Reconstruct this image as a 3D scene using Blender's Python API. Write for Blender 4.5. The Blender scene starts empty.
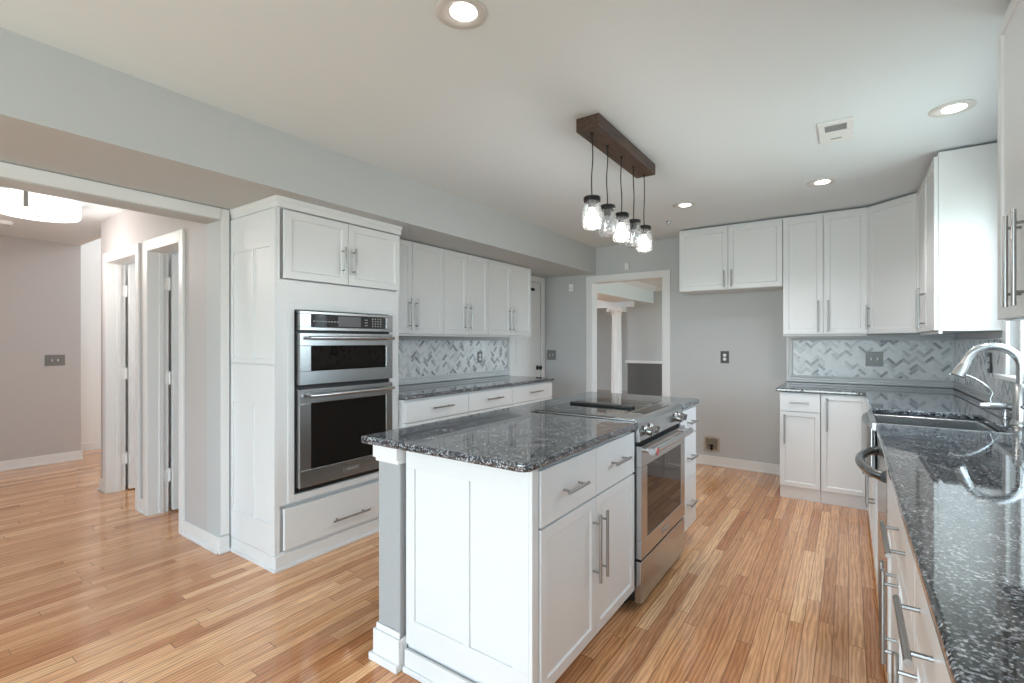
import bpy, bmesh, math, random
from mathutils import Matrix, Vector
random.seed(7)
PI = math.pi
sc = bpy.context.scene
C = sc.collection

# ------------------------------------------------------------------ camera
cam_d = bpy.data.cameras.new('camera')
cam = bpy.data.objects.new('camera', cam_d)
C.objects.link(cam)
cam.location = (0, 0, 1.30)
cam.rotation_euler = (PI / 2, 0, math.radians(35.0))
cam_d.sensor_width = 36.0
cam_d.lens = 481.0 * 36.0 / 1024.0
cam_d.clip_start = 0.02
sc.camera = cam

# ------------------------------------------------------------------ world, daylight and exposure
WORLD = 5.2
w = bpy.data.worlds.new('overcast_sky')
sc.world = w
w.use_nodes = True
nt = w.node_tree
nt.nodes.clear()
out = nt.nodes.new('ShaderNodeOutputWorld')
bg = nt.nodes.new('ShaderNodeBackground')
ramp = nt.nodes.new('ShaderNodeValToRGB')
tc = nt.nodes.new('ShaderNodeTexCoord')
sep = nt.nodes.new('ShaderNodeSeparateXYZ')
ma = nt.nodes.new('ShaderNodeMath')
ma.operation = 'MULTIPLY_ADD'
ma.inputs[1].default_value = 0.5
ma.inputs[2].default_value = 0.5
nt.links.new(tc.outputs['Generated'], sep.inputs[0])
nt.links.new(sep.outputs['Z'], ma.inputs[0])
nt.links.new(ma.outputs[0], ramp.inputs[0])
e = ramp.color_ramp.elements
e[0].position = 0.44
e[0].color = (0.46, 0.52, 0.50, 1)
e[1].position = 0.56
e[1].color = (0.71, 0.865, 1.0, 1)
nt.links.new(ramp.outputs[0], bg.inputs[0])
bg.inputs[1].default_value = WORLD
nt.links.new(bg.outputs[0], out.inputs[0])


def area(name, loc, rot, sx, sy, power=None, color=(1, 1, 1), portal=False):
    d = bpy.data.lights.new(name, 'AREA')
    d.shape = 'RECTANGLE'
    d.size = sx
    d.size_y = sy
    d.color = color
    if portal:
        d.cycles.is_portal = True
    else:
        d.energy = power
    o = bpy.data.objects.new(name, d)
    C.objects.link(o)
    o.location = loc
    o.rotation_euler = rot
    return o


KX0, KX1, KY0, KY1, ZC = -3.22, 0.72, -2.60, 5.34, 2.433
area('daylight_rear', (-1.35, KY0 - 0.14, 1.18), (PI / 2, 0, 0), 3.3, 2.1, portal=True)       # faces +Y
area('daylight_sink', (KX1 + 0.14, 3.10, 1.62), (PI / 2, 0, PI / 2), 1.2, 1.0, portal=True)  # faces -X
area('daylight_side', (KX1 + 0.14, -1.45, 1.45), (PI / 2, 0, PI / 2), 1.5, 1.2, portal=True)
area('dining_fill_portal', (0.72, 7.7, 1.4), (PI / 2, 0, PI / 2), 2.4, 1.5, portal=True)  # sky portal at the added dining window, out of view

sc.view_settings.view_transform = 'Standard'
sc.view_settings.look = 'None'
sc.view_settings.gamma = 1.0
sc.view_settings.use_curve_mapping = False
sc.view_settings.exposure = 1.27
sc.cycles.max_bounces = 12
sc.cycles.diffuse_bounces = 7
sc.cycles.glossy_bounces = 4
sc.cycles.transmission_bounces = 8
sc.cycles.transparent_max_bounces = 12
sc.cycles.sample_clamp_indirect = 6.0
sc.cycles.caustics_reflective = False
sc.cycles.caustics_refractive = False


# ------------------------------------------------------------------ materials
def new_mat(name):
    m = bpy.data.materials.new(name)
    m.use_nodes = True
    return m, m.node_tree, m.node_tree.nodes['Principled BSDF']


def mat(name, col, rough=0.5, metal=0.0, bump=0.0, bscale=60, coat=0.0, emit=None, estr=0.0, spec=None):
    m, t, b = new_mat(name)
    b.inputs['Base Color'].default_value = (*col, 1)
    b.inputs['Roughness'].default_value = rough
    b.inputs['Metallic'].default_value = metal
    b.inputs['Coat Weight'].default_value = coat
    if spec is not None:
        b.inputs['Specular IOR Level'].default_value = spec
    if emit:
        b.inputs['Emission Color'].default_value = (*emit, 1)
        b.inputs['Emission Strength'].default_value = estr
    if bump:
        n = t.nodes.new('ShaderNodeTexNoise')
        n.inputs['Scale'].default_value = bscale
        n.inputs['Detail'].default_value = 4
        c = t.nodes.new('ShaderNodeTexCoord')
        bp = t.nodes.new('ShaderNodeBump')
        bp.inputs['Strength'].default_value = bump
        bp.inputs['Distance'].default_value = 0.002
        t.links.new(c.outputs['Object'], n.inputs['Vector'])
        t.links.new(n.outputs['Fac'], bp.inputs['Height'])
        t.links.new(bp.outputs['Normal'], b.inputs['Normal'])
    return m


def mth(t, op, a=None, b=None, c=None):
    n = t.nodes.new('ShaderNodeMath')
    n.operation = op
    for i, v in enumerate((a, b, c)):
        if v is None:
            continue
        if isinstance(v, (int, float)):
            n.inputs[i].default_value = v
        else:
            t.links.new(v, n.inputs[i])
    return n.outputs[0]


def steel(name, col=(0.60, 0.60, 0.61), rough=0.26, axis=2):
    m, t, b = new_mat(name)
    c = t.nodes.new('ShaderNodeTexCoord')
    mp = t.nodes.new('ShaderNodeMapping')
    s = [500, 500, 500]
    s[axis] = 6
    mp.inputs['Scale'].default_value = s
    n = t.nodes.new('ShaderNodeTexNoise')
    n.inputs['Scale'].default_value = 1.0
    n.inputs['Detail'].default_value = 2
    t.links.new(c.outputs['Object'], mp.inputs[0])
    t.links.new(mp.outputs[0], n.inputs['Vector'])
    r = mth(t, 'MULTIPLY_ADD', n.outputs['Fac'], 0.14, rough - 0.07)
    t.links.new(r, b.inputs['Roughness'])
    b.inputs['Base Color'].default_value = (*col, 1)
    b.inputs['Metallic'].default_value = 1.0
    return m


def granite_mat():
    m, t, b = new_mat('granite')
    c = t.nodes.new('ShaderNodeTexCoord')
    v = t.nodes.new('ShaderNodeTexVoronoi')
    v.inputs['Scale'].default_value = 220
    n = t.nodes.new('ShaderNodeTexNoise')
    n.inputs['Scale'].default_value = 130
    n.inputs['Detail'].default_value = 5
    n.inputs['Roughness'].default_value = 0.7
    n2 = t.nodes.new('ShaderNodeTexNoise')
    n2.inputs['Scale'].default_value = 14
    n2.inputs['Detail'].default_value = 3
    for k in (v, n, n2):
        t.links.new(c.outputs['Object'], k.inputs['Vector'])
    sepc = t.nodes.new('ShaderNodeSeparateColor')
    t.links.new(v.outputs['Color'], sepc.inputs[0])
    a = mth(t, 'MULTIPLY_ADD', sepc.outputs[0], 0.42, mth(t, 'MULTIPLY_ADD', n2.outputs['Fac'], 0.25, -0.14))
    f = mth(t, 'ADD', a, mth(t, 'MULTIPLY', n.outputs['Fac'], 0.55))
    r = t.nodes.new('ShaderNodeValToRGB')
    t.links.new(f, r.inputs[0])
    el = r.color_ramp.elements
    el[0].position = 0.36
    el[0].color = (0.010, 0.012, 0.016, 1)
    el[1].position = 0.76
    el[1].color = (0.66, 0.69, 0.72, 1)
    x = el.new(0.52)
    x.color = (0.06, 0.068, 0.08, 1)
    x = el.new(0.63)
    x.color = (0.24, 0.26, 0.29, 1)
    t.links.new(r.outputs[0], b.inputs['Base Color'])
    b.inputs['Roughness'].default_value = 0.035
    b.inputs['IOR'].default_value = 2.0
    bp = t.nodes.new('ShaderNodeBump')
    bp.inputs['Strength'].default_value = 0.02
    bp.inputs['Distance'].default_value = 0.0005
    t.links.new(n.outputs['Fac'], bp.inputs['Height'])
    t.links.new(bp.outputs['Normal'], b.inputs['Normal'])
    return m


def oak_floor():
    m, t, b = new_mat('oak_strip_floor')
    c = t.nodes.new('ShaderNodeTexCoord')
    s = t.nodes.new('ShaderNodeSeparateXYZ')
    t.links.new(c.outputs['Object'], s.inputs[0])
    W = 0.057
    u = mth(t, 'DIVIDE', s.outputs[0], W)
    row = mth(t, 'FLOOR', u)
    fu = mth(t, 'FRACT', u)
    wn = t.nodes.new('ShaderNodeTexWhiteNoise')
    wn.noise_dimensions = '1D'
    t.links.new(row, wn.inputs['W'])
    off = mth(t, 'MULTIPLY', wn.outputs['Value'], 7.0)
    L = mth(t, 'MULTIPLY_ADD', wn.outputs['Value'], 0.6, 0.75)
    vv = mth(t, 'DIVIDE', mth(t, 'ADD', s.outputs[1], off), L)
    col = mth(t, 'FLOOR', vv)
    fv = mth(t, 'FRACT', vv)
    cb = t.nodes.new('ShaderNodeCombineXYZ')
    t.links.new(row, cb.inputs[0])
    t.links.new(col, cb.inputs[1])
    wn2 = t.nodes.new('ShaderNodeTexWhiteNoise')
    wn2.noise_dimensions = '3D'
    t.links.new(cb.outputs[0], wn2.inputs['Vector'])
    # grain: stretched noise, shifted per board
    ad = t.nodes.new('ShaderNodeVectorMath')
    ad.operation = 'MULTIPLY_ADD'
    t.links.new(wn2.outputs['Color'], ad.inputs[0])
    ad.inputs[1].default_value = (9, 9, 9)
    t.links.new(c.outputs['Object'], ad.inputs[2])
    mp = t.nodes.new('ShaderNodeMapping')
    mp.inputs['Scale'].default_value = (48, 4.5, 1)
    t.links.new(ad.outputs[0], mp.inputs[0])
    gn = t.nodes.new('ShaderNodeTexNoise')
    gn.inputs['Scale'].default_value = 1.0
    gn.inputs['Detail'].default_value = 5
    gn.inputs['Distortion'].default_value = 1.6
    t.links.new(mp.outputs[0], gn.inputs['Vector'])
    mp2 = t.nodes.new('ShaderNodeMapping')
    mp2.inputs['Scale'].default_value = (14, 1.3, 1)
    t.links.new(ad.outputs[0], mp2.inputs[0])
    wv = t.nodes.new('ShaderNodeTexWave')
    wv.inputs['Scale'].default_value = 1.3
    wv.inputs['Distortion'].default_value = 11.0
    wv.inputs['Detail'].default_value = 3
    wv.inputs['Detail Scale'].default_value = 1.2
    t.links.new(mp2.outputs[0], wv.inputs['Vector'])
    r = t.nodes.new('ShaderNodeValToRGB')
    el = r.color_ramp.elements
    el[0].position = 0.0
    el[0].color = (0.46, 0.19, 0.078, 1)
    el[1].position = 1.0
    el[1].color = (0.80, 0.49, 0.27, 1)
    x = el.new(0.22)
    x.color = (0.57, 0.275, 0.125, 1)
    x = el.new(0.55)
    x.color = (0.65, 0.34, 0.165, 1)
    x = el.new(0.8)
    x.color = (0.72, 0.395, 0.205, 1)
    t.links.new(wn2.outputs['Value'], r.inputs[0])
    g = mth(t, 'ADD', mth(t, 'MULTIPLY', gn.outputs['Fac'], 0.55), mth(t, 'MULTIPLY', wv.outputs['Fac'], 0.26))
    gr = mth(t, 'MULTIPLY_ADD', g, 1.3, 0.42)
    mx = t.nodes.new('ShaderNodeMix')
    mx.data_type = 'RGBA'
    mx.blend_type = 'MULTIPLY'
    mx.inputs[0].default_value = 1.0
    t.links.new(r.outputs[0], mx.inputs[6])
    cg = t.nodes.new('ShaderNodeCombineColor')
    t.links.new(gr, cg.inputs[0])
    t.links.new(mth(t, 'MULTIPLY_ADD', g, 1.6, 0.29), cg.inputs[1])
    t.links.new(mth(t, 'MULTIPLY_ADD', g, 1.8, 0.20), cg.inputs[2])
    t.links.new(cg.outputs[0], mx.inputs[7])
    # seams
    e1 = mth(t, 'LESS_THAN', mth(t, 'MINIMUM', fu, mth(t, 'SUBTRACT', 1.0, fu)), 0.024)
    e2 = mth(t, 'LESS_THAN', fv, 0.003)
    seam = mth(t, 'MAXIMUM', e1, e2)
    mx2 = t.nodes.new('ShaderNodeMix')
    mx2.data_type = 'RGBA'
    t.links.new(mth(t, 'MULTIPLY', seam, 0.85), mx2.inputs[0])
    t.links.new(mx.outputs[2], mx2.inputs[6])
    mx2.inputs[7].default_value = (0.13, 0.05, 0.02, 1)
    t.links.new(mx2.outputs[2], b.inputs['Base Color'])
    rr = mth(t, 'MULTIPLY_ADD', g, 0.16, 0.10)
    b.inputs['Coat Weight'].default_value = 0.35
    b.inputs['Coat Roughness'].default_value = 0.07
    t.links.new(rr, b.inputs['Roughness'])
    bp = t.nodes.new('ShaderNodeBump')
    bp.inputs['Strength'].default_value = 0.25
    bp.inputs['Distance'].default_value = 0.001
    hgt = mth(t, 'SUBTRACT', mth(t, 'MULTIPLY', g, 0.35), seam)
    t.links.new(hgt, bp.inputs['Height'])
    t.links.new(bp.outputs['Normal'], b.inputs['Normal'])
    return m


def marble_tile():
    m, t, b = new_mat('marble_tile')
    g = t.nodes.new('ShaderNodeNewGeometry')
    c = t.nodes.new('ShaderNodeTexCoord')
    n = t.nodes.new('ShaderNodeTexNoise')
    n.inputs['Scale'].default_value = 9
    n.inputs['Detail'].default_value = 6
    n.inputs['Distortion'].default_value = 1.5
    t.links.new(c.outputs['Object'], n.inputs['Vector'])
    f = mth(t, 'ADD', mth(t, 'POWER', g.outputs['Random Per Island'], 2.6), mth(t, 'MULTIPLY_ADD', n.outputs['Fac'], 0.9, -0.45))
    r = t.nodes.new('ShaderNodeValToRGB')
    el = r.color_ramp.elements
    el[0].position = 0.0
    el[0].color = (0.82, 0.83, 0.84, 1)
    el[1].position = 0.95
    el[1].color = (0.30, 0.31, 0.33, 1)
    x = el.new(0.45)
    x.color = (0.64, 0.65, 0.67, 1)
    t.links.new(f, r.inputs[0])
    t.links.new(r.outputs[0], b.inputs['Base Color'])
    b.inputs['Roughness'].default_value = 0.22
    return m


def wood_dark():
    m, t, b = new_mat('stained_wood')
    c = t.nodes.new('ShaderNodeTexCoord')
    mp = t.nodes.new('ShaderNodeMapping')
    mp.inputs['Scale'].default_value = (40, 3, 40)
    n = t.nodes.new('ShaderNodeTexNoise')
    n.inputs['Scale'].default_value = 1.5
    n.inputs['Detail'].default_value = 5
    n.inputs['Distortion'].default_value = 1.0
    t.links.new(c.outputs['Object'], mp.inputs[0])
    t.links.new(mp.outputs[0], n.inputs['Vector'])
    r = t.nodes.new('ShaderNodeValToRGB')
    el = r.color_ramp.elements
    el[0].position = 0.3
    el[0].color = (0.022, 0.012, 0.008, 1)
    el[1].position = 0.75
    el[1].color = (0.115, 0.062, 0.04, 1)
    t.links.new(n.outputs['Fac'], r.inputs[0])
    t.links.new(r.outputs[0], b.inputs['Base Color'])
    b.inputs['Roughness'].default_value = 0.45
    return m


def thin_glass(name, tint=(1, 1, 1), refl=0.10, milky=0.0):
    m = bpy.data.materials.new(name)
    m.use_nodes = True
    t = m.node_tree
    t.nodes.clear()
    o = t.nodes.new('ShaderNodeOutputMaterial')
    tr = t.nodes.new('ShaderNodeBsdfTransparent')
    tr.inputs[0].default_value = (*tint, 1)
    gl = t.nodes.new('ShaderNodeBsdfGlossy')
    gl.inputs['Roughness'].default_value = 0.03
    lw = t.nodes.new('ShaderNodeLayerWeight')
    lw.inputs[0].default_value = 0.35
    mx = t.nodes.new('ShaderNodeMixShader')
    f = mth(t, 'MULTIPLY_ADD', lw.outputs['Facing'], 0.55, refl * 0.5)
    t.links.new(f, mx.inputs[0])
    first = tr.outputs[0]
    if milky:
        tl = t.nodes.new('ShaderNodeBsdfTranslucent')
        m0 = t.nodes.new('ShaderNodeMixShader')
        m0.inputs[0].default_value = milky
        t.links.new(tr.outputs[0], m0.inputs[1])
        t.links.new(tl.outputs[0], m0.inputs[2])
        first = m0.outputs[0]
    t.links.new(first, mx.inputs[1])
    t.links.new(gl.outputs[0], mx.inputs[2])
    t.links.new(mx.outputs[0], o.inputs[0])
    return m


M = {}
M['cab'] = mat('white_cabinet_paint', (0.71, 0.72, 0.73), 0.32)
M['wall'] = mat('grey_wall_paint', (0.50, 0.515, 0.52), 0.6, bump=0.15, bscale=160)
M['hallwall'] = mat('warm_grey_wall_paint', (0.50, 0.475, 0.47), 0.6, bump=0.15, bscale=160)
M['foyer'] = mat('pale_wall_paint', (0.78, 0.78, 0.77), 0.6, bump=0.15, bscale=160)
M['wains'] = mat('charcoal_wall_paint', (0.10, 0.097, 0.094), 0.55)
M['ceil'] = mat('ceiling_paint', (0.72, 0.77, 0.80), 0.75, bump=0.1, bscale=120)
M['trim'] = mat('white_trim_paint', (0.75, 0.75, 0.75), 0.35)
M['greypost'] = mat('grey_textured_drywall', (0.36, 0.37, 0.38), 0.7, bump=1.0, bscale=170)
M['steel'] = steel('brushed_steel', (0.50, 0.505, 0.51), 0.24, 1)
M['darksteel'] = mat('dark_satin_steel', (0.27, 0.27, 0.275), 0.22, 1.0)
M['nickel'] = mat('brushed_nickel', (0.36, 0.355, 0.35), 0.3, 1.0)
M['chrome'] = mat('satin_chrome', (0.56, 0.57, 0.58), 0.27, 1.0)
M['black'] = mat('black_plastic', (0.012, 0.012, 0.013), 0.35)
M['glassblack'] = mat('black_glass', (0.010, 0.010, 0.011), 0.03, spec=0.8)
M['ovenglass'] = mat('oven_window_glass', (0.010, 0.008, 0.007), 0.02, spec=0.3)
M['granite'] = granite_mat()
M['floor'] = oak_floor()
M['tile'] = marble_tile()
M['grout'] = mat('pale_grout', (0.72, 0.73, 0.74), 0.8)
M['liner'] = mat('marble_liner', (0.66, 0.67, 0.685), 0.25, bump=0.2, bscale=20)
M['plate'] = mat('satin_steel_plate', (0.20, 0.20, 0.195), 0.4, 0.3)
M['darkplate'] = mat('dark_bronze_plate', (0.055, 0.053, 0.052), 0.4, 0.3)
M['wood'] = wood_dark()
M['cord'] = mat('black_cord', (0.012, 0.012, 0.012), 0.6)
M['lid'] = mat('oil_rubbed_metal', (0.03, 0.03, 0.032), 0.35, 0.8)
M['jar'] = thin_glass('jar_glass', (0.93, 0.95, 0.96), 0.22, 0.10)
M['pane'] = thin_glass('window_glass', (0.97, 0.99, 0.98), 0.06)
M['deadbulb'] = thin_glass('clear_bulb_glass', (0.8, 0.82, 0.84), 0.35)
M['bulb'] = mat('lit_bulb', (1, 1, 1), 0.4, emit=(1.0, 0.97, 0.92), estr=5.0)
M['lens'] = mat('lit_lens', (1, 1, 1), 0.4, emit=(1.0, 0.97, 0.93), estr=3.0)
M['shade'] = mat('lit_fabric_shade', (0.9, 0.9, 0.9), 0.6, emit=(1.0, 0.97, 0.93), estr=0.55)
M['ring'] = mat('white_baffle', (0.62, 0.60, 0.58), 0.45)
M['red'] = mat('red_enamel', (0.55, 0.02, 0.03), 0.3)
M['whitepl'] = mat('white_plastic', (0.8, 0.8, 0.79), 0.4)
M['beige'] = mat('torn_drywall', (0.42, 0.38, 0.32), 0.9, bump=1.0, bscale=90)
M['tread'] = mat('dark_gap', (0.02, 0.015, 0.012), 0.8)
M['lettering'] = mat('grey_lettering', (0.35, 0.35, 0.35), 0.5)


# ------------------------------------------------------------------ mesh helpers
def nb():
    return bmesh.new()


def box(bm, x0, x1, y0, y1, z0, z1):
    r = bmesh.ops.create_cube(bm, size=1.0)
    sx, sy, sz = x1 - x0, y1 - y0, z1 - z0
    for v in r['verts']:
        v.co = Vector((x0 + (v.co.x + .5) * sx, y0 + (v.co.y + .5) * sy, z0 + (v.co.z + .5) * sz))
    return r['verts']


def cyl(bm, p0, p1, r0, r1=None, seg=16, caps=True):
    p0, p1 = Vector(p0), Vector(p1)
    r1 = r0 if r1 is None else r1
    d = p1 - p0
    q = d.to_track_quat('Z', 'Y').to_matrix().to_4x4()
    mt = Matrix.Translation((p0 + p1) / 2) @ q
    bmesh.ops.create_cone(bm, cap_ends=caps, segments=seg, radius1=r0, radius2=r1, depth=d.length, matrix=mt)


def lathe(bm, prof, cx=0, cy=0, cz=0, seg=24, axis=None):
    """prof: list of (r, z), revolved round Z, optional 4x4 'axis' transform"""
    rings = []
    for r, z in prof:
        if r < 1e-5:
            rings.append([bm.verts.new((0, 0, z))])
        else:
            rings.append([bm.verts.new((r * math.cos(2 * PI * k / seg), r * math.sin(2 * PI * k / seg), z)) for k in range(seg)])
    for a, b in zip(rings[:-1], rings[1:]):
        for k in range(seg):
            j = (k + 1) % seg
            if len(a) == 1 and len(b) == 1:
                continue
            if len(a) == 1:
                bm.faces.new((a[0], b[j], b[k]))
            elif len(b) == 1:
                bm.faces.new((a[k], a[j], b[0]))
            else:
                bm.faces.new((a[k], a[j], b[j], b[k]))
    mt = Matrix.Translation((cx, cy, cz))
    if axis is not None:
        mt = mt @ axis
    for rg in rings:
        for v in rg:
            v.co = mt @ v.co


def tube(bm, pts, radii, seg=14):
    pts = [Vector(p) for p in pts]
    if isinstance(radii, (int, float)):
        radii = [radii] * len(pts)
    up = None
    rings = []
    for i, p in enumerate(pts):
        a = pts[max(0, i - 1)]
        b = pts[min(len(pts) - 1, i + 1)]
        d = (b - a).normalized()
        if up is None:
            up = Vector((0, 0, 1)) if abs(d.z) < 0.9 else Vector((0, 1, 0))
        s = d.cross(up).normalized()
        up = s.cross(d).normalized()
        rings.append([bm.verts.new(p + radii[i] * (math.cos(2 * PI * k / seg) * s + math.sin(2 * PI * k / seg) * up)) for k in range(seg)])
    for a, b in zip(rings[:-1], rings[1:]):
        for k in range(seg):
            j = (k + 1) % seg
            bm.faces.new((a[k], a[j], b[j], b[k]))
    bm.faces.new(rings[0][::-1])
    bm.faces.new(rings[-1])


def prism(bm, poly, z0, z1):
    a = [bm.verts.new((x, y, z0)) for x, y in poly]
    b = [bm.verts.new((x, y, z1)) for x, y in poly]
    bm.faces.new(a[::-1])
    bm.faces.new(b)
    n = len(poly)
    for i in range(n):
        j = (i + 1) % n
        bm.faces.new((a[i], a[j], b[j], b[i]))


def obj(name, bm, m, parent=None, bevel=0.0, smooth=False, seg=2, loc=None, rotz=0.0):
    bmesh.ops.recalc_face_normals(bm, faces=bm.faces)
    me = bpy.data.meshes.new(name)
    bm.to_mesh(me)
    bm.free()
    me.materials.append(M[m] if isinstance(m, str) else m)
    if smooth:
        for p in me.polygons:
            p.use_smooth = True
    o = bpy.data.objects.new(name, me)
    C.objects.link(o)
    if smooth:
        try:
            me.set_sharp_from_angle(angle=math.radians(40))
        except Exception:
            pass
    if parent is not None:
        o.parent = parent
    if loc:
        o.location = loc
    o.rotation_euler = (0, 0, rotz)
    if bevel:
        md = o.modifiers.new('bevel', 'BEVEL')
        md.width = bevel
        md.segments = seg
        md.limit_method = 'ANGLE'
        md.angle_limit = math.radians(40)
    return o


def tag(o, label, cat, group=None):
    o['label'] = label
    o['category'] = cat
    if group:
        o['group'] = group
    return o


def thing(name, label, cat, loc=(0, 0, 0), rotz=0.0, group=None):
    o = bpy.data.objects.new(name, None)
    o.empty_display_size = 0.05
    C.objects.link(o)
    o.location = loc
    o.rotation_euler = (0, 0, rotz)
    return tag(o, label, cat, group)


def struct(name, bm, m, bevel=0.0, parent=None, **k):
    o = obj(name, bm, m, parent, bevel, **k)
    if parent is None:
        o['kind'] = 'structure'
    return o


def part_box(name, m, parent, *b, bevel=0.002):
    bm = nb()
    box(bm, *b)
    return obj(name, bm, m, parent, bevel)


def dup(root, loc, rotz=None, label=None):
    r = root.copy()
    C.objects.link(r)
    r.location = loc
    if rotz is not None:
        r.rotation_euler = (0, 0, rotz)
    if label:
        r['label'] = label
    for ch in root.children:
        c = ch.copy()
        C.objects.link(c)
        c.parent = r
        for g in ch.children:
            d = g.copy()
            C.objects.link(d)
            d.parent = c
    return r


# ================================================================== ROOM SHELL
T = 0.12


def wall_along_x(bm, x0, x1, y0, y1, z0, z1, ops=()):
    """wall running along X, openings (a,b,za,zb)"""
    x = x0
    for a, b, za, zb in sorted(ops):
        if a > x:
            box(bm, x, a, y0, y1, z0, z1)
        if za > z0:
            box(bm, a, b, y0, y1, z0, za)
        if zb < z1:
            box(bm, a, b, y0, y1, zb, z1)
        x = b
    if x1 > x:
        box(bm, x, x1, y0, y1, z0, z1)


def wall_along_y(bm, x0, x1, y0, y1, z0, z1, ops=()):
    y = y0
    for a, b, za, zb in sorted(ops):
        if a > y:
            box(bm, x0, x1, y, a, z0, z1)
        if za > z0:
            box(bm, x0, x1, a, b, z0, za)
        if zb < z1:
            box(bm, x0, x1, a, b, zb, z1)
        y = b
    if y1 > y:
        box(bm, x0, x1, y, y1, z0, z1)


bm = nb()
box(bm, -8.2, 1.0, -2.9, 12.2, -0.10, 0.0)
struct('floor', bm, 'floor')

bm = nb()
box(bm, -3.34, KX1 + T, KY0 - T, KY1 + T, ZC, ZC + 0.1)
struct('ceiling', bm, 'ceil')

# dropped soffit along the left side
bm = nb()
box(bm, -3.34, -2.505, KY0, KY1, 2.12, ZC)
struct('ceiling_soffit', bm, 'wall')

# back wall with doorway to the dining room
bm = nb()
wall_along_x(bm, -3.34, KX1 + T, KY1, KY1 + T, 0, ZC, [(-2.555, -1.685, 0, 2.02)])
struct('wall_back', bm, 'wall')
# left wall: pantry door opening; stops at the wide hall opening
bm = nb()
wall_along_y(bm, -3.34, KX0, 1.51, KY1, 0, 2.12, [(4.60, 5.24, 0, 2.045)])
box(bm, -3.34, KX0, 1.448, 1.51, 0, 2.12)
box(bm, -3.34, KX0, KY0, -1.6, 0, 2.12)
struct('wall_left', bm, 'wall')
bm = nb()
box(bm, -3.34, -3.16, 1.39, 1.446, 0, 2.12)
box(bm, -3.34, -3.16, -1.6, 1.39, 2.045, 2.12)      # header above the wide opening
struct('wall_hall_opening', bm, 'wall')
# right wall: windows
bm = nb()
wall_along_y(bm, KX1, KX1 + T, KY0, KY1, 0, ZC, [(2.50, 3.70, 1.12, 2.12), (-2.2, -0.7, 0.85, 2.05)])
struct('wall_right', bm, 'wall')
# rear wall behind the camera: wide patio window
bm = nb()
wall_along_x(bm, -3.34, KX1 + T, KY0 - T, KY0, 0, ZC, [(-3.0, 0.3, 0.1, 2.2)])
struct('wall_rear', bm, 'wall')

# hall ------------------------------------------------------------
HZ = 2.36
bm = nb()
box(bm, -7.07, -3.22, -2.2, 1.56, HZ, HZ + 0.1)
struct('ceiling_hall', bm, 'ceil')
HY = 1.39
bm = nb()
wall_along_x(bm, -5.38, -3.34, HY, HY + T, 0, HZ, [(-5.20, -4.50, 0, 1.985), (-4.28, -3.705, 0, 1.985)])
struct('wall_hall_right', bm, 'hallwall')
bm = nb()
box(bm, -7.07, -6.95, -2.2, 1.62, 0, HZ)
struct('wall_hall_far', bm, 'hallwall')
bm = nb()
box(bm, -7.07, -3.34, -2.32, -2.2, 0, HZ)
struct('wall_hall_near', bm, 'hallwall')
# bright stair hall beyond
bm = nb()
box(bm, -7.54, -7.42, 1.5, 5.0, 0, 3.4)
box(bm, -7.54, -5.25, 5.0, 5.12, 0, 3.4)
box(bm, -7.42, -7.07, 1.5, 1.62, 0, 3.4)
box(bm, -7.07, -6.96, 1.56, 1.618, HZ, 3.4)
box(bm, -6.96, -5.38, 1.562, 1.62, HZ, 3.4)
struct('wall_stair_hall', bm, 'foyer')
bm = nb()
box(bm, -7.54, -5.3, 1.5, 5.12, 3.4, 3.5)
struct('ceiling_stair_hall', bm, 'ceil')
# small rooms behind the two hall doors
bm = nb()
box(bm, -5.38, -5.30, HY + T, 5.0, 0, 3.4)
box(bm, -4.44, -4.34, HY + T, 3.6, 0, HZ)
box(bm, -5.38, -3.34, 3.6, 3.72, 0, HZ)
struct('wall_side_rooms', bm, 'foyer')
bm = nb()
box(bm, -5.38, -3.34, HY + T, 3.72, HZ, HZ + 0.1)
struct('ceiling_side_rooms', bm, 'ceil')

# dining room -----------------------------------------------------
DY = 9.9
bm = nb()
box(bm, -8.2, 0.9, KY1 + T, 12.2, ZC, ZC + 0.1)
struct('ceiling_dining', bm, 'ceil')
bm = nb()
box(bm, -3.90, -3.33, KY1 + T, DY, 2.09, ZC)
struct('ceiling_beam_dining', bm, 'ceil')
bm = nb()
box(bm, -6.9, -3.9, 9.0, 9.12, 1.98, ZC)
box(bm, -3.9, -3.45, 9.0, 9.12, 1.98, 2.088)
struct('wall_dining_header', bm, 'trim')
bm = nb()
box(bm, -3.90, 0.9, DY, DY + T, 0.84, ZC)
struct('wall_dining_far', bm, 'wall')
bm = nb()
box(bm, -3.90, 0.9, DY, DY + T, 0.0, 0.84)
struct('wall_dining_wainscot', bm, 'wains')
bm = nb()
box(bm, -3.95, 0.6, DY - 0.03, DY, 0.84, 0.90)
struct('trim_1', bm, 'trim', 0.006)
bm = nb()
box(bm, -8.2, 0.9, 12.0, 12.12, 0, ZC)
box(bm, -8.2, -8.08, KY1 + T, 12.0, 0, ZC)
struct('wall_dining_left', bm, 'wall')
bm = nb()
wall_along_y(bm, 0.6, 0.72, KY1 + T, DY, 0, ZC, [(6.5, 8.9, 0.65, 2.15)])  # opening for the added window that lights the dining room
struct('wall_dining_right', bm, 'wall')
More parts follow.
